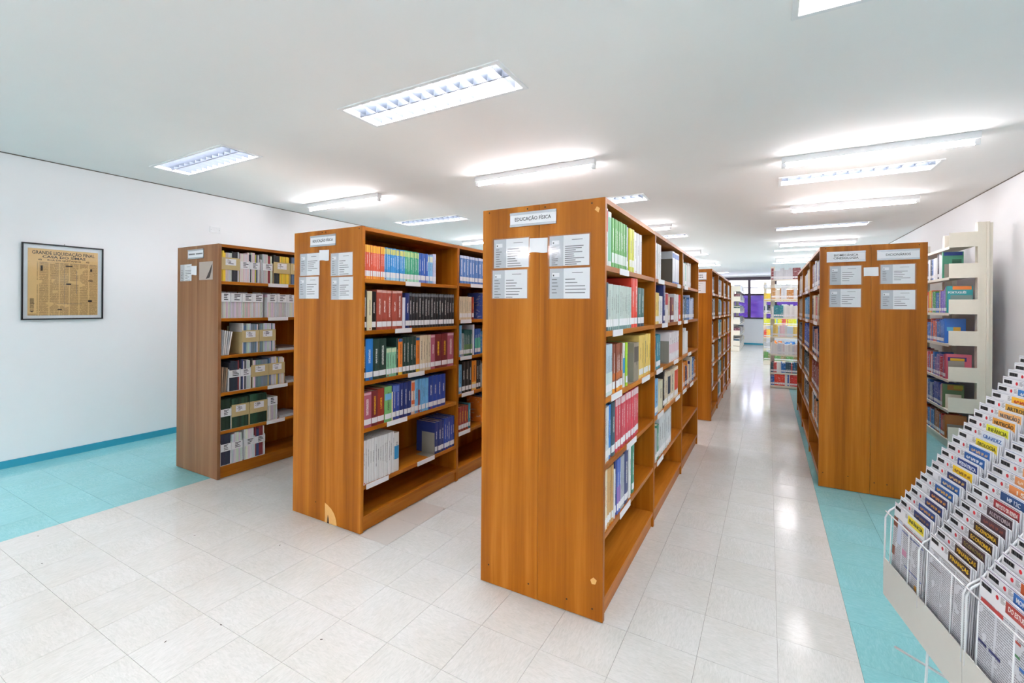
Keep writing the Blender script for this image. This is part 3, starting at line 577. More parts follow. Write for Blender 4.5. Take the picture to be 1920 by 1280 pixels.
# further books: one mesh of small spines on the far shelves
SV, SF, SCOL = [], [], []
def sbox(x0, x1, y0, y1, z0, z1, col):
    k = len(SV); SV.extend([(x0, y0, z0), (x1, y0, z0), (x1, y1, z0), (x0, y1, z0), (x0, y0, z1), (x1, y0, z1), (x1, y1, z1), (x0, y1, z1)])
    for f in ((0, 3, 2, 1), (4, 5, 6, 7), (0, 1, 5, 4), (1, 2, 6, 5), (2, 3, 7, 6), (3, 0, 4, 7)): SF.append(tuple(k + i for i in f)); SCOL.append(col)
rb = random.Random(21)
PAL = ['#dcdcd8', '#c9ccd2', '#d8ceb8', '#2c4f60', '#1f3f97', '#1b2c6b', '#6fb1dc', '#9c4536', '#c33a4c', '#3a8a6c', '#16181a', '#a9adb2', '#dfc168', '#e9812a', '#4a62b4', '#7ab5de', '#e2dcdf', '#b98a50']
def srow(face, fixed, a, b, z, hmax, pal, fill=0.8, dmax=0.19, lab=True):
    """face: '+x','-x','-y'; the spines lie at coordinate `fixed`, the run goes from a to b"""
    y = a; end = a + (b - a) * fill
    while y < end:
        n = rb.choice([1, 1, 2, 3, 5]); col = lin(rb.choice(pal)); th = rb.uniform(0.012, 0.034); h = hmax * rb.uniform(0.72, 0.97)
        for _ in range(n):
            if y + th > end: y = end; break
            f = rb.uniform(.88, 1.1); c = tuple(min(1, q * f) for q in col); e = rb.uniform(0.004, 0.01)
            def bx(i, o_, u0, u1, z0, z1, cc):
                if face == '+x': sbox(fixed - o_, fixed - i, u0, u1, z0, z1, cc)
                elif face == '-x': sbox(fixed + i, fixed + o_, u0, u1, z0, z1, cc)
                else: sbox(u0, u1, fixed + i, fixed + o_, z0, z1, cc)
            bx(e, dmax, y, y + th - 0.001, z + 0.0005, z + h, c)
            if lab: bx(e - 0.0012, e - 0.0004, y + 0.001, y + th - 0.002, z + 0.022, z + 0.055, lin('#e4e4e6'))
            y += th
W1 = ['#dcdcd8', '#e2e2e2', '#c9ccd2', '#1f3f97', '#1b2c6b', '#3fa58c', '#6fb1dc', '#d8ceb8']
for r, fl, pal in ((0, .6, ['#dcdcd8', '#e4e4e0', '#d6dcd4', '#3fa58c']), (1, .82, ['#2c4f60', '#6a7894', '#3f6fb0', '#c5cfe4']), (2, .42, ['#dfe2e2', '#e6e6e6']), (3, .95, ['#1f76c4', '#1b2c6b', '#16284f', '#e0851c', '#d8ceb8'])):
    srow('+x', -0.68, 4.315, 5.315, ST[r], 0.255, pal, fl)
y0 = 6.515
for bi, bl in enumerate([0.87, 0.9, 0.88, 0.86]):
    for r in range(6):
        if bi == 0 and r == 5: continue
        srow('+x', -0.66, y0, y0 + bl - 0.03, ST[r], 0.27, [['#2e3236', '#50565a', '#c9ccd2', '#dcdcd8'], ['#2c4f60', '#1f5550', '#6fb1dc', '#dcdcd8', '#3a8a6c'], ['#e0a84a', '#b3262e', '#1f3f97', '#d8ceb8', '#16181a'], PAL][bi], rb.uniform(.45, .75) if bi == 0 else rb.uniform(.7, .95))
    y0 += bl
DPAL = [['#7f9a5a', '#d8d0b0', '#1f3a78', '#7a3a3a', '#c9ccd2'], ['#16181a', '#d8c9a8', '#c8321f', '#b5ab98', '#8fa6b8'], ['#a3302f', '#e0a896', '#d9cfc8', '#1b2c6b', '#142250'], ['#7b2a22', '#8e3328', '#6d241e'], ['#e0851c', '#d98d2a', '#2c4f60', '#16181a', '#b8bdb8'], PAL]
y0 = 4.61
for bi, bl in enumerate([1.06, 1.14, 1.1]):
    for r in range(5):
        if bi == 2 and r == 4: continue
        pal = DPAL[r] if bi == 0 else [['#cfc8b4', '#c9ccd2', '#e0c890'], ['#3f9ac8', '#6fb1dc', '#9fb4b0', '#2c7fae'], ['#1d54b4', '#1f3f97', '#2459b8'], ['#1c3a33', '#16181a', '#1b2c6b', '#2c4f60'], ['#2a2c2e', '#3c3f42', '#8a8d8a']][r] if bi == 1 else [['#cfc4b0', '#b9ab92', '#d8ceb8'], ['#a79470', '#8d7a58'], ['#2c4f60', '#6a8a7a', '#16284f'], ['#b8a98c', '#5a4a3a'], ['#2c2f5a', '#16181a']][r]
        srow('-x', 0.385, y0, y0 + bl - 0.03, ST[r], 0.27, pal, 0.93)
    y0 += bl

# ------------------------------------------------------------------ cream metal shelving
def metal_shelf(label, loc, rz, L, depth, levels, H, br=0.155, bays=1):
    o = tag(empty('metal_shelf', loc, rz), label, 'shelving', 'cream metal shelving')
    for k in range(bays + 1):
        x = k * L / bays; x = min(max(x, 0.03), L - 0.04)
        part('post', [(x - 0.03, x + 0.03, depth, depth + 0.012, 0.003, H), (x - 0.03, x - 0.02, depth + 0.012, depth + 0.09, 0.003, H), (x + 0.02, x + 0.03, depth + 0.012, depth + 0.09, 0.003, H), (x - 0.03, x + 0.03, depth + 0.078, depth + 0.09, 0.003, H), (x + 0.03, x + 0.04, depth, depth + 0.022, 0.003, H), (x + 0.03, x + 0.04, depth + 0.068, depth + 0.09, 0.003, H), (x - 0.01, x + 0.02, depth + 0.09, depth + 0.12, 0.003, H - 0.01)], 'cream_metal', o)
    for z in levels:
        part('shelf', [(0.004, L - 0.004, 0.0, depth, z - 0.004, z), (0.004, L - 0.004, 0.0, 0.004, z - 0.028, z - 0.004)], 'cream_metal', o)
        for k in (0, 1):
            a, b = (0.0, 0.003) if k == 0 else (L - 0.003, L)
            part('end_bracket', [(a, b, 0.0, depth, z - 0.012, z + br - 0.012)], 'cream_metal', o)
    part('base', [(0.004, L - 0.004, 0.012, depth, 0.003, levels[-1] - 0.03)], 'cream_metal', o)
    return o
RL = [2.158, 1.832, 1.45, 1.118, 0.736, 0.41, 0.095]
metal_shelf('cream metal shelving against the wall beside the dictionary bookcase', (1.672, 9.7, 0), -math.pi / 2, 3.2, 0.222, RL, 2.4, bays=3)
ML = [2.03, 1.67, 1.32, 0.965, 0.63, 0.29, 0.05]
metal_shelf('metal shelving packed with books standing beyond the dictionary bookcase', (0.035, 9.85, 0), 0, 2.05, 0.24, ML, 2.29)
metal_shelf('farther metal shelving behind the packed metal shelving', (-0.115, 13.8, 0), 0, 2.2, 0.24, [2.02, 1.69, 1.38, 1.05, 0.73, 0.43, 0.12], 2.2)
M1L = [2.09, 1.74, 1.34, 0.95, 0.565, 0.21]
metal_shelf('metal shelving near the far window, side facing the aisle', (-0.85, 17.5, 0), math.pi / 2, 3.3, 0.2, M1L, 2.28, 0.17)
metal_shelf('metal shelving near the far window, side turned from the aisle', (-1.52, 20.8, 0), -math.pi / 2, 3.3, 0.2, M1L, 2.28, 0.17)
mp = [['#8c3038', '#c9ccd2', '#7a2a30'], ['#c5ccd2', '#b98a50', '#dcdcd8', '#d6cfc0', '#b07a3c'], ['#dcdcd8', '#e4e4e4', '#3f9ac8', '#2a7f8a', '#a3302f'], ['#dcdcd8', '#e2c86a', '#c9dce6', '#e6c6d0', '#e2e2e2'], ['#e2e2e2', '#dcdcd8', '#c9ccd2', '#d5c8cc'], ['#2c4f60', '#c8504a', '#dcdcd8', '#2a6ab0', '#b99a80'], ['#c8322c', '#d93c28', '#2a5aa8', '#7b2a22', '#dcdcd8']]
for r, z in enumerate(ML): srow('-y', 9.855, 0.045, 2.07, z, 0.235 if r else 0.22, mp[r], 0.98)
m3 = [['#dcdcd8', '#c9ccd2'], ['#e2c030', '#d8ceb8', '#e9b84a'], ['#2c4f60', '#16181a', '#dcdcd8'], ['#c8504a', '#6fb1dc', '#cfd02c', '#dcdcd8'], ['#d93c28', '#e9b82a', '#2a6a8a'], ['#1f76c4', '#a9adb2', '#e9812a'], ['#8a7a50', '#5a8a4a']]
for r, z in enumerate([2.02, 1.69, 1.38, 1.05, 0.73, 0.43, 0.12]): srow('-y', 13.805, -0.1, 2.05, z, 0.23 if r else 0.12, m3[r], 0.97)
for r, z in enumerate(M1L):
    srow('+x', -0.855, 17.52, 20.7, z, 0.26, PAL[:4] + ['#6a2a3a', '#1f5550'], 0.9); srow('-x', -1.515, 17.55, 20.75, z, 0.26, PAL, 0.9)
# nearest books of the wall shelving are singled out, the rest go on behind them
RB = [(1, 6.74, '#3f8f72', [('#e4e6ea', 3), ('#2c3242', 2), ('#c77a90', 2)], 'green covered book standing before pale books'),
      (2, 6.58, '#1d8c92', [('#3f9a48', 1), ('#7a6ac0', 2), ('#c5584a', 2), ('#e0c040', 2)], 'PORTUGUÊS school book with teal cover'),
      (3, 6.66, '#2a6ac0', [('#3a72c0', 3), ('#2a5fb0', 2), ('#d8502c', 2)], 'blue covered book with cyan and yellow strip'),
      (4, 6.60, '#d9647a', [('#c23a50', 2), ('#7a5a9a', 1), ('#2f6ab0', 2), ('#b8262e', 1)], 'pink covered book with purple and yellow panel'),
      (5, 6.70, '#5a7a50', [('#c9a4a0', 2), ('#2a4aa0', 3), ('#8a9ab0', 2)], 'book with fruit picture cover behind cream plate'),
      (6, 6.62, '#b06a2a', [('#a35a22', 2), ('#c23a3a', 2), ('#c9c4b8', 2), ('#2a2c30', 1)], 'orange-brown covered book on the lowest shelf')]
RRN = ['', 'second', 'third', 'fourth', 'fifth', 'sixth', 'lowest']
for r, ynear, chex, seq, desc in RB:
    z = RL[r]; y = ynear; hh = [0, .29, .29, .27, .27, .26, .25][r]
    o = book(1.682, y + 0.03, z + 0.0003, 0.03, 0.2 if r in (2, 4) else 0.17, hh, lin(chex), 0.0, [], 0, math.pi, f'{desc}, {RRN[r]} shelf of the wall metal shelving', 'books on the wall metal shelving')
    cov = {1: [(-.95, -.05, .86, .99, '#27408c'), (-.9, -.45, .55, .72, '#2a5f4a')], 2: [(-.95, -.2, .86, .99, '#f0853a'), (-.98, -.12, .45, .66, '#6f8480')], 3: [(-.75, -.1, .5, .66, '#63b8d8'), (-.75, -.4, .5, .66, '#d8a83a')],
           4: [(-.8, -.05, .72, .88, '#3a2a80'), (-.72, -.15, .74, .84, '#e8b830')], 5: [(-.9, -.2, .75, .97, '#a8702c'), (-.95, -.5, .8, .95, '#a39a30')], 6: [(-.98, -.05, .12, .3, '#7a3a1c')]}[r]
    for qi, (a, b, c, d, hx) in enumerate(cov):
        q = link('cover_print', mesh('cover_print', [(a, b, 1.0005, 1.012 + 0.02 * qi, c, d)], 'printed'), o); q.color = (*lin(hx), 1)
    if r == 2:
        lt = text('cover_title', 'PORTUGUÊS', 0.032, 'paper', None, (1.758, y - 0.0018, z + hh * 0.755), FR, 0.145, 0.0008)
        lt.parent = o; lt.matrix_parent_inverse = (Matrix.Translation(o.location) @ Matrix.Rotation(math.pi, 4, 'Z') @ Matrix.Diagonal((*o.scale, 1))).inverted()
    y += 0.031
    for hx, n in seq[:2]:
        for _ in range(n):
            th = rb.uniform(.02, .034); f = rb.uniform(.9, 1.1)
            book(1.682, y + th, z + 0.0003, th - 0.001, 0.17, hh * rb.uniform(.88, 1.0), tuple(min(1, c * f) for c in lin(hx)), .33, [], 1, math.pi, f'mid-row book near the end of the {RRN[r]} shelf, wall metal shelving', f'books near the end of the {RRN[r]} wall shelf'); y += th
    srow('-x', 1.678, y + 0.002, 8.6, z, 0.27, [h for h, _ in seq] + ['#dcdcd8', '#c8502c', '#2f6ab0'], 0.97, 0.17)
for r, y in ((1, 6.72), (4, 6.58), (5, 6.66), (6, 6.6)):
    bookend(1.69, y, y - 0.002, RL[r], math.pi, 'grey_metal' if r != 5 else 'cream_metal', f'grey plate bookend on the {RRN[r]} wall shelf' if r != 5 else 'cream plate bookend on the fifth wall shelf', 0.155 if r != 4 else 0.2).location.y = y
for r in range(5):   # the hidden stretches of the two outer bookcases
    srow('+x', -2.302, 3.78 if r == 0 else 3.56, 4.19, ST[r], 0.26, PAL, 0.85); srow('+x', -2.302, 4.225, 5.24, ST[r], 0.26, PAL, 0.8)
    srow('+x', -4.053, 3.22, 4.24, ST[r], 0.26, PAL, 0.8, lab=False); srow('+x', -4.053, 4.29, 5.3, ST[r], 0.26, PAL, 0.7, lab=False)
me = bpy.data.meshes.new('further_books'); me.from_pydata(SV, [], SF); me.materials.append(M['spines'])
ca = me.color_attributes.new('col', 'FLOAT_COLOR', 'CORNER'); buf = []
for c in SCOL: buf += list((*c, 1)) * 4
ca.data.foreach_set('color', buf); me.update()
tag(link('further_books', me), 'rows of further mixed books filling the distant shelves', 'books', kind='stuff')

# ------------------------------------------------------------------ journal files on the journal bookcase
def hold_mesh(w_, front, mat):
    h, d, t = 0.255, 0.24, 0.003
    return h, d
FM = {}
JM = mesh('journal', [(-1, 0, 0, 1, 0, 1)], 'printed')
JPAL = {'t': ['#e4e0da', '#d6d3c6', '#e6c53a', '#7c8c98', '#2a2c30', '#c9ccd2', '#5f7f9c'], 'w': ['#d9d5d0', '#8a3238', '#2c3242', '#e4e4e0', '#b8a040', '#30426c', '#c9ccd2'], 'p': ['#cfc6c8', '#d8d0d0', '#c9c2c4'], 'g': ['#1c3c2a', '#234a34', '#16301f'], 'T': ['#1c3c2a', '#234a34', '#16301f']}
AROWS = [(0, [('t', 2.155, 2.313), ('w', 2.315, 2.399), ('w', 2.401, 2.491), ('w', 2.52, 2.614), ('t', 2.626, 2.794), ('t', 2.799, 2.95)]),
         (1, [('p', 2.155, 2.233), ('p', 2.237, 2.331), ('p', 2.335, 2.427), ('p', 2.429, 2.522), ('p', 2.566, 2.658), ('p', 2.662, 2.758), ('p', 2.76, 2.848)]),
         (2, [('t', 2.335, 2.489), ('t', 2.492, 2.65)]), (3, [('w', 2.226, 2.32), ('w', 2.323, 2.415), ('t', 2.42, 2.583), ('t', 2.586, 2.746)]),
         (4, [('g', 2.158, 2.248), ('T', 2.25, 2.405), ('T', 2.41, 2.574), ('p', 2.576, 2.672)]), (5, [('w', 2.16, 2.247), ('w', 2.251, 2.347), ('w', 2.362, 2.455), ('w', 2.458, 2.553)])]
XA = -4.043 - 0.01; RN6 = RN + ['lowest']; OF = ['first', 'second', 'third', 'fourth', 'fifth', 'sixth', 'seventh']
for r, lst in AROWS:
    z = ST[r] + 0.0003
    for k, (ty, a, b) in enumerate(lst):
        w_ = b - a; H_ = 0.24 if ty != 'p' else 0.235; d = 0.24; tan = ty in 'tT'
        kind = 'tan cardboard fronted' if tan else 'white banded'
        o = tag(empty('journal_file', (XA, a, z)), f'{kind} journal file, {OF[k]} from the end panel on the {RN6[r]} shelf', 'file box', 'journal files'); t = 0.0025
        cm = 'tan_card' if tan else 'white_metal'
        part('casing', [(-d, -0.002, 0, t, 0, H_ * 0.8), (-d, -0.002, w_ - t, w_, 0, H_ * 0.8), (-d, -d + t, t, w_ - t, 0, H_), (-d + t, -0.002, t, w_ - t, 0, 0.002)], cm, o)
        z0, z1 = (H_ * .42, H_ * .86) if tan else (H_ * .5, H_ * .76)
        if ty == 'p': z0, z1 = H_ * .6, H_ * .92
        part('front_band', [(-0.002, 0.001, 0, w_, z0, z1)], cm if tan else 'label_card', o)
        bd = o
        if tan: bd = part('label', [(0.0012, 0.002, w_ * .22, w_ * .78, z0 + (z1 - z0) * .38, z0 + (z1 - z0) * .9)], 'paper', o)
        lz0, lz1 = (z0 + (z1 - z0) * .38, z0 + (z1 - z0) * .9) if tan else (z0, z1)
        part('label_text', [(0.0021, 0.0026, w_ * (.36 if tan else .3), w_ * (.36 + .3 * random.random() if tan else .55 + .35 * random.random()), lz0 + (lz1 - lz0) * q, lz0 + (lz1 - lz0) * (q + .09)) for q in (.2, .42, .62, .8)], 'ink', bd)
        if tan: part('label_mark', [(0.0021, 0.0026, w_ * .28, w_ * .33, lz0 + (lz1 - lz0) * q, lz0 + (lz1 - lz0) * (q + .07)) for q in (.45, .75)], 'ink', bd)
        n = max(5, round((w_ - 2 * t) / (0.013 if ty not in 'p' else 0.0125))); dw = (w_ - 2 * t - 0.002) / n; col = None; jh = H_
        for j in range(n):
            if col is None or random.random() < .45: col = lin(random.choice(JPAL[ty])); jh = (H_ + 0.02 if ty in 'wtgT' else H_ * 0.9) * random.uniform(.94, 1.04)
            q = link('journal', JM, None, (XA - 0.006 - random.random() * 0.004, a + t + 0.001 + j * dw, z + 0.0025), 0, (0.2, dw * 0.92, jh)); q.color = (*(min(1, c * random.uniform(.85, 1.15)) for c in col), 1)
            tag(q, f'thin journal issue in the {OF[k]} file of the {RN6[r]} shelf, journal bookcase', 'journal', f'journals in the {OF[k]} file of the {RN6[r]} shelf')
# loose leaning journals and flat piles
for r, a, n, cols in ((2, 2.156, 6, ['#d8d6d2', '#b9bcc0', '#e2e0dc']), (3, 2.156, 4, ['#9a8268', '#a89078', '#7c6a58']), (0, 2.495, 2, ['#b8a8a4', '#c9ccd2'])):
    for j in range(n):
        q = link('journal', JM, None, (XA - 0.01, a + j * 0.0125, ST[r] + 0.0004 + (0.0004 * j if r else 0)), 0, (0.2, 0.0095, 0.22 - 0.004 * j), rot=(-0.03 * j if r else 0, 0, 0)); q.color = (*lin(cols[j % len(cols)]), 1)
        tag(q, f'loose journal leaning at the panel end of the {RN6[r]} shelf, journal bookcase' if r else 'loose journal standing between file boxes on the top shelf, journal bookcase', 'journal', f'loose journals on the {RN6[r]} shelf')
for r, a, b, n in ((2, 2.68, 2.9, 3), (3, 2.77, 2.98, 2), (4, 2.7, 2.92, 2)):
    for j in range(n):
        q = link('journal', JM, None, (XA - 0.01, a + 0.004 * j, ST[r] + 0.0004 + 0.012 * j), 0, (0.27, b - a, 0.0105)); q.color = (*lin(['#cfcfd2', '#b8babd', '#5a4038'][j]), 1)
        tag(q, f'flat lying journal in the pile on the {RN6[r]} shelf, journal bookcase', 'journal', f'flat journals on the {RN6[r]} shelf')

# ------------------------------------------------------------------ framed newspaper, wall plate
fr = tag(empty('framed_newspaper', (XL, 1.716, 1.331)), 'framed yellowed newspaper page headed GRANDE LIQUIDAÇÃO FINAL on the white wall', 'picture')
FW, FH = 0.587, 0.716
part('frame', [(0.002, 0.022, -FW / 2, -FW / 2 + 0.011, 0, FH), (0.002, 0.022, FW / 2 - 0.011, FW / 2, 0, FH), (0.002, 0.022, -FW / 2 + 0.011, FW / 2 - 0.011, 0, 0.011), (0.002, 0.022, -FW / 2 + 0.011, FW / 2 - 0.011, FH - 0.011, FH)], 'black_frame', fr)
part('mat_board', [(0.002, 0.008, -FW / 2 + 0.011, FW / 2 - 0.011, 0.011, FH - 0.011)], 'mat_board', fr)
py0, py1, pz0, pz1 = -0.252, 0.252, 0.04, 0.668
np_ = link('newspaper', mesh('newspaper', [(-(py1 - py0) / 2, (py1 - py0) / 2, -0.0005, 0.0005, 0, pz1 - pz0)], 'newsprint'), fr, (0.0096, 0, pz0), math.pi / 2)
pr = (math.pi / 2, 0, math.pi / 2)
hd = part('heading_area', [(0.0103, 0.0106, py0 + 0.004, py1 - 0.004, 0.545, 0.664), (0.0103, 0.0106, py0 + 0.003, py0 + 0.06, 0.06, 0.54)], 'chip', fr)
hd.data.materials[0] = plain('newsprint_blank', '#deb980', 0.8, wear=0.07, nscale=14)
text('headline', 'GRANDE LIQUIDAÇÃO FINAL', 0.045, 'ink', hd, (0.0109, 0.0, 0.63), pr, 0.45, 0.0006)
text('headline', 'CASA DO SIMAS', 0.032, 'ink', hd, (0.0109, 0.0, 0.594), pr, 0.31, 0.0007)
text('headline', '48     RUA DA QUITANDA     42', 0.022, 'ink', hd, (0.0109, 0.0, 0.565), pr, 0.37, 0.0003)
text('headline', '40 000$000', 0.04, 'ink', hd, (0.0109, py0 + 0.03, 0.135), tuple(Matrix(((0, 0, 1), (0, -1, 0), (1, 0, 0))).to_euler()), 0.13, 0.0004)
part('column_rule', [(0.0106, 0.0109, py0 + 0.25, py0 + 0.2515, 0.08, 0.5), (0.0106, 0.0109, py0 + 0.34, py0 + 0.343, 0.25, 0.48), (0.0106, 0.0109, py0 + 0.08, py1 - 0.02, 0.54, 0.5415), (0.0106, 0.0109, py0 + 0.2, py1 - 0.12, 0.15, 0.1525)], 'ink_grey', fr)
part('print_block', [(0.0106, 0.0109, py0 + 0.085, py0 + 0.1, 0.46, 0.51), (0.0106, 0.0109, py0 + 0.26, py0 + 0.31, 0.51, 0.522), (0.0106, 0.0109, py1 - 0.06, py1 - 0.045, 0.475, 0.5), (0.0106, 0.0109, py0 + 0.265, py0 + 0.3, 0.335, 0.35), (0.0106, 0.0109, py1 - 0.075, py1 - 0.04, 0.378, 0.386), (0.0106, 0.0109, py1 - 0.075, py1 - 0.045, 0.17, 0.19), (0.0106, 0.0109, py0 + 0.205, py0 + 0.235, 0.09, 0.1)], 'ink', fr)
part('glass', [(0.0125, 0.0135, -FW / 2 + 0.011, FW / 2 - 0.011, 0.011, FH - 0.011)], 'sleeve', fr)
tube('hanging_nail', [(0.001, 0.0, FH + 0.006), (0.012, 0.0, FH + 0.008)], 0.003, 'ink_grey', fr)
wp = tag(empty('wall_plate', (XL, 3.097, 2.372)), 'small blank white cover plate on the wall above the journal bookcase', 'cover plate')
part('plate', [(0.0003, 0.008, -0.06, 0.06, 0, 0.07)], 'white_metal', wp); part('plate_screw', [(0.008, 0.0095, -0.05, -0.044, 0.032, 0.038), (0.008, 0.0095, 0.044, 0.05, 0.032, 0.038)], 'alu', wp)

# ------------------------------------------------------------------ study guide racks
RA = math.radians(-80); RO = Vector((0.392, 2.062, 0))
DYT, DZT, NT_ = 0.0144, 0.023, 24
def rk(x, y, z): c, s = math.cos(RA), math.sin(RA); return (RO.x + x * c - y * s, RO.y + x * s + y * c, z)
def rack(x0, x1, label, cols):
    o = tag(empty('display_rack', rk(x0, 0, 0), RA), label, 'rack', 'stepped display racks'); Wd = x1 - x0
    part('front_tray', [(0, Wd, -0.024, -0.021, 0.464, 0.597), (0, 0.003, -0.021, 0.42, 0.464, 0.53), (Wd - 0.003, Wd, -0.021, 0.42, 0.464, 0.53), (0, Wd, -0.021, 0.42, 0.464, 0.467)], 'rack_metal', o)
    for c in cols: 
        for fx in (0.17, 0.8): tube('wire', [(c + fx * 0.2, -0.0225, 0.59), (c + fx * 0.2, -0.018, 0.762)], 0.0018, 'white_metal', o, 6)
    for c in list(cols) + [cols[-1] + 0.24]:
        cc = c - 0.012
        if cc > Wd - 0.004: cc = Wd - 0.004
        if cc < 0.004: cc = 0.004
        tube('side_wire', [(cc, -0.0225, 0.56), (cc, -0.02, 0.74), (cc, -0.008, 0.765), (cc, 0.02, 0.79), (cc, 0.37, 1.34), (cc, 0.40, 1.34), (cc, 0.41, 0.53)], 0.003, 'white_metal', o, 6)
    tube('front_wire', [(0.004, -0.019, 0.762), (Wd - 0.004, -0.019, 0.762)], 0.0022, 'white_metal', o, 6)
    for yy in (0.04, 0.36):
        for xx in (0.16, 0.36): tube('leg', [(xx, yy, 0.466), (xx + (xx - 0.26) * 0.4, yy, 0.004)], 0.004, 'white_metal', o)
    tube('cross_brace', [(0.03, 0.0, 0.3), (Wd - 0.03, 0.36, 0.3)], 0.004, 'white_metal', o, 6); tube('cross_brace', [(0.03, 0.36, 0.31), (Wd - 0.03, 0.0, 0.31)], 0.004, 'white_metal', o, 6)
    return o
rack(-0.022, 0.447, 'stepped white rack of study guides beside the dictionary bookcase', [0.012, 0.25])
rack(0.449, 0.918, 'second stepped white rack of study guides, adjoining the first', [0.02, 0.25])
GW, GH = 0.2, 0.28
def mk_sheet():
    S = {}
    S['sheet'] = mesh('study_guide', [(0, GW, 0.0, 0.0014, 0, GH)], 'guide_page'); S['back'] = mesh('study_guide_back', [(0, GW, 0.0, 0.0016, 0, GH)], 'paper')
    S['top'] = mesh('header_strip', [(0.002, GW - 0.002, -0.0004, -0.0001, GH - 0.046, GH - 0.002)], 'paper')
    bars = []; x = 0.008; rg = random.Random(3)
    while x < 0.043: wv = rg.choice([0.0007, 0.0012, 0.002]); bars.append((x, x + wv, -0.0009, -0.0005, GH - 0.021, GH - 0.01)); x += wv + rg.choice([0.0006, 0.001])
    S['barcode'] = mesh('barcode', bars, 'ink')
    S['dot'] = mesh('dot', [], 'red_dot', ([(0.066 + 0.0055 * math.cos(-k * .628), -0.0006, GH - 0.017 + 0.0055 * math.sin(-k * .628)) for k in range(10)], [tuple(range(10))]))
    S['fine'] = mesh('fine_print', [(0.078, 0.078 + w_, -0.0006, -0.0004, GH - zz, GH - zz + 0.0012) for w_, zz in ((0.013, 0.010), (0.01, 0.013), (0.016, 0.016), (0.02, 0.019), (0.012, 0.022))] , 'ink_grey')
    S['block'] = mesh('title_block', [(0.096, GW - 0.004, -0.0008, -0.0005, GH - 0.034, GH - 0.007)], 'printed')
    S['edge'] = mesh('border_line', [(0.003, GW - 0.003, -0.0007, -0.0004, GH - 0.0052, GH - 0.0036)], 'printed')
    strokes = []; x = 0.106
    while x < 0.184:
        for _ in range(rg.choice([3, 4, 5, 6])):
            wv = rg.choice([0.0016, 0.0024, 0.0036]); strokes.append((x, x + wv, -0.0012, -0.0009, GH - 0.0245 + rg.choice([0, 0, 0.003]), GH - 0.0155 - rg.choice([0, 0, 0.0035]))); x += wv + rg.choice([0.0007, 0.0013])
            if x > 0.19: break
        x += 0.004
    S['smear'] = mesh('title_smear', strokes, 'printed')
    return S
SH = mk_sheet()
NAVY, BLU, YEL, BRN, GOLD, ORG, WHT = '#1c2c66', '#1f5a9e', '#e6cf2a', '#3a2420', '#e0b52c', '#e09a3a', '#e6e8ec'
C1 = [('INFÂNCIA', YEL, '#33402a'), (None, NAVY, '#8a6a4a'), (None, '#24498c', '#e0a03a'), (None, NAVY, '#d99a3a'), (None, '#2a2a58', '#e0963a'), (None, BLU, '#e6b04a'), (None, BLU, '#e0c08a'), (None, NAVY, '#e0b46a'), (None, '#efc414', '#8a5a14'),
      ('PEDIÁTRICA', '#1f3f8a', WHT), (None, BLU, WHT), (None, '#235fa8', '#e0b88a'), ('EROLOGIA', YEL, '#4a4a1a'), ('GRAVIDEZ', '#dfe6ee', '#1f5a9e'), ('INFÂNCIA', '#e3e032', '#5a5a1a'), ('NUTRIÇÃO', ORG, '#3a2a14'), ('NUTRIÇÃO 2', '#efb470', '#4a5a6a'), ('ARTROSE', '#dda63a', '#3a3424'),
      (None, '#eeb422', '#b8321c'), (None, '#2a74b8', WHT), (None, '#c9d2dc', '#6a7a8a'), (None, '#c9d2dc', '#6a7a8a'), (None, '#d8d8d8', '#50545a'), (None, '#d8d8d8', '#50545a')]
C2 = [('FINANÇAS', BRN, GOLD), ('FINANÇAS', BRN, GOLD), ('ECONOMIA', '#4a3038', '#8a7a3a'), ('ECONOMIA', BRN, GOLD), ('ECONOMIA', BRN, GOLD), (None, '#4a2c34', '#8a4a3a'), ('AUDITORIA', '#45303a', '#b8a8ae'), ('IMPOSTO DE RENDA', '#9c2228', '#e8dcd8'), ('HP 12C', '#1f4a80', WHT), ('150', '#e08a4a', '#f0e6da')] + [(None, '#e0935a', '#efd8c0')] * 3 + [(None, '#5f86b8', '#c9564a'), (None, '#c9d2e2', '#b8503a')] + [(None, '#c9cdd6', '#7a6a80')] * 9
C3 = [('DO ESTUDANTE', '#a3352c', '#efe6e2'), ('MONOGRAFIA', '#2a6ab4', '#efefef'), ('VIDA', '#c85a20', '#f0d8c8')] + [(None, '#c9c2d0', '#5a3a5a')] * 9
ink_cache = {}
def inkmat(hx):
    if hx not in ink_cache: M['ink' + hx] = plain('title_ink_' + hx[1:], hx, 0.5); ink_cache[hx] = 'ink' + hx
    return ink_cache[hx]
def hue(hx):
    r, g, b = (int(hx[i:i + 2], 16) for i in (1, 3, 5))
    if max(r, g, b) - min(r, g, b) < 32: return 'pale grey' if r > 120 else 'dark'
    if r < 110 and b < 110: return 'dark brown'
    if b > r: return 'navy' if b < 110 else 'blue'
    if g > 180 and r > 180: return 'yellow'
    return 'orange' if g > 95 else 'red'
LEAN = -0.05
ORD = 'first second third fourth fifth sixth seventh eighth ninth tenth eleventh twelfth thirteenth fourteenth fifteenth sixteenth seventeenth eighteenth nineteenth twentieth twenty-first twenty-second twenty-third twenty-fourth'.split()
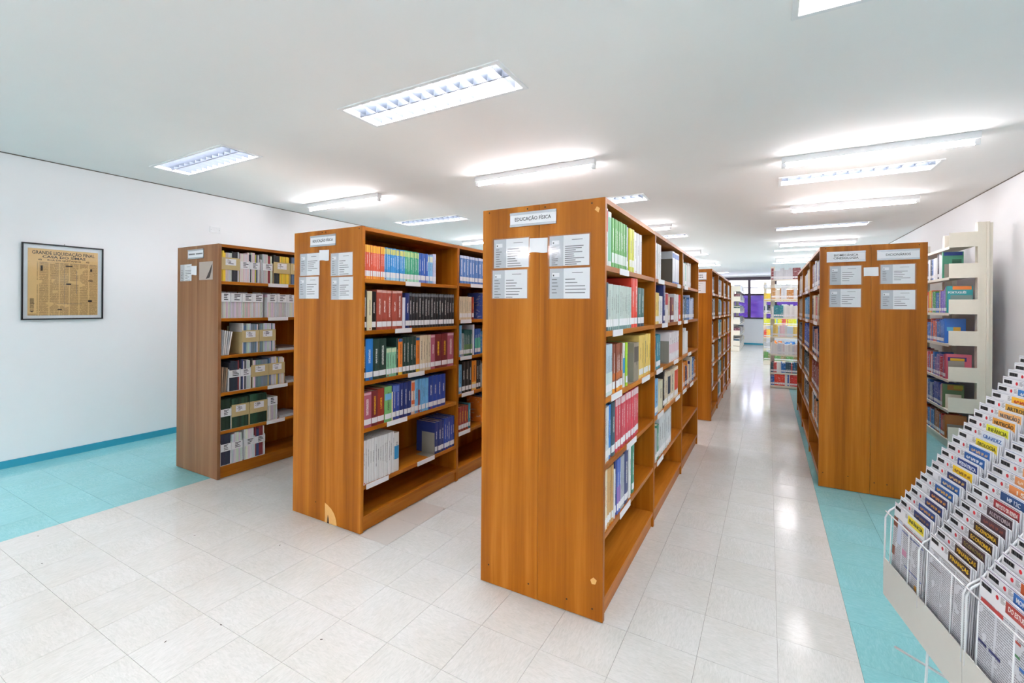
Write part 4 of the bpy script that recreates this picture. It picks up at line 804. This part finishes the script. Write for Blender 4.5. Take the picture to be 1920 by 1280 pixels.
for ci, (cx, lst, rackname) in enumerate(((0.0, C1, 'first column of first rack'), (0.232, C2, 'second column of first rack'), (0.466, C3, 'first column of second rack'))):
    for k, (ttl, blk, ink) in enumerate(lst):
        yb, zb = k * DYT, 0.806 + k * DZT - GH; x = cx + random.uniform(-0.004, 0.004)
        lab = f'study guide titled {ttl}, {ORD[k]} tier up, {rackname}' if ttl else f'study guide with {hue(blk)} title block, {ORD[k]} tier up, {rackname}'
        for j in range(3):
            first = j == 0
            dz = 0 if first else -0.003 * j + random.uniform(-.002, .001)
            o = link('study_guide', SH['sheet'] if first else SH['back'], None, rk(x + (0 if first else random.uniform(0, .004)), yb + j * 0.0038 + GH * 0.0 - 0.0115, zb + dz), rot=(LEAN, 0, RA))
            tag(o, lab if first else f'plain spare study guide tucked behind a titled one, {rackname}', 'study guide', f'study guides in the {rackname}' if first else f'spare guides in the {rackname}')
            if not first: continue
            link('header_strip', SH['top'], o); link('barcode', SH['barcode'], o); link('fine_print', SH['fine'], o)
            if k not in (0, 4, 6, 12, 18) or ci: link('dot', SH['dot'], o)
            e = link('border_line', SH['edge'], o); e.color = (*lin('#2a2424' if ci == 1 and k < 8 else '#5a4a78' if ci == 2 else '#7f8fb0' if ci == 1 else '#b9bcc6'), 1)
            b = link('title_block', SH['block'], o); b.color = (*lin(blk), 1)
            if ttl: text('title', ttl, 0.0165, inkmat(ink), o, (0.148, -0.0012, GH - 0.0205), FR, 0.084 if len(ttl) > 6 else 0.05, 0.0001)
            else: s = link('title', SH['smear'], o); s.color = (*lin(ink), 1)
            if k == 0:      # the whole front page shows
                spec = {0: [(0.0, 0.03, .2, .232, '#7c3a24'), (0.03, 0.06, .15, .232, '#c9d2e4'), (0.065, 0.2, .225, .228, '#a3352c'), (0.06, 0.2, .205, .208, '#5a6aa8'), (0.07, .1, .13, .15, '#c98aa8'), (0.0, .02, .1, .13, '#8a4a34'), (0.09, .2, .1, .103, '#5a6aa8'), (0.16, .175, .06, .075, '#d89a3a')],
                        1: [(0.066, 0.0675, .01, .235, '#1d1d1f'), (0.13, 0.1315, .01, .235, '#1d1d1f'), (0.005, 0.198, .236, .2375, '#1d1d1f'), (0.005, 0.066, .19, .192, '#4a2a2a')],
                        2: [(0.008, 0.09, .222, .232, '#b0302c'), (0.008, 0.04, .12, .127, '#2a2f6a'), (0.048, 0.09, .12, .127, '#2a2f6a'), (0.13, 0.15, .2, .206, '#b0453a'), (0.165, 0.185, .2, .206, '#2a3f7a'), (0.128, 0.15, .17, .176, '#3a7a4a'), (0.15, 0.17, .15, .157, '#2a6ab4'), (0.185, 0.2, .17, .177, '#c8453a'), (0.17, 0.19, .13, .138, '#d8703a'), (0.16, 0.2, .09, .098, '#2a2f7a')]}[ci]
                for a, b2, c, d, hx in spec:
                    q = part('page_print', [(a + 0.001, b2, -0.0006, -0.0002, c, d)], 'printed', o); q.color = (*lin(hx), 1)
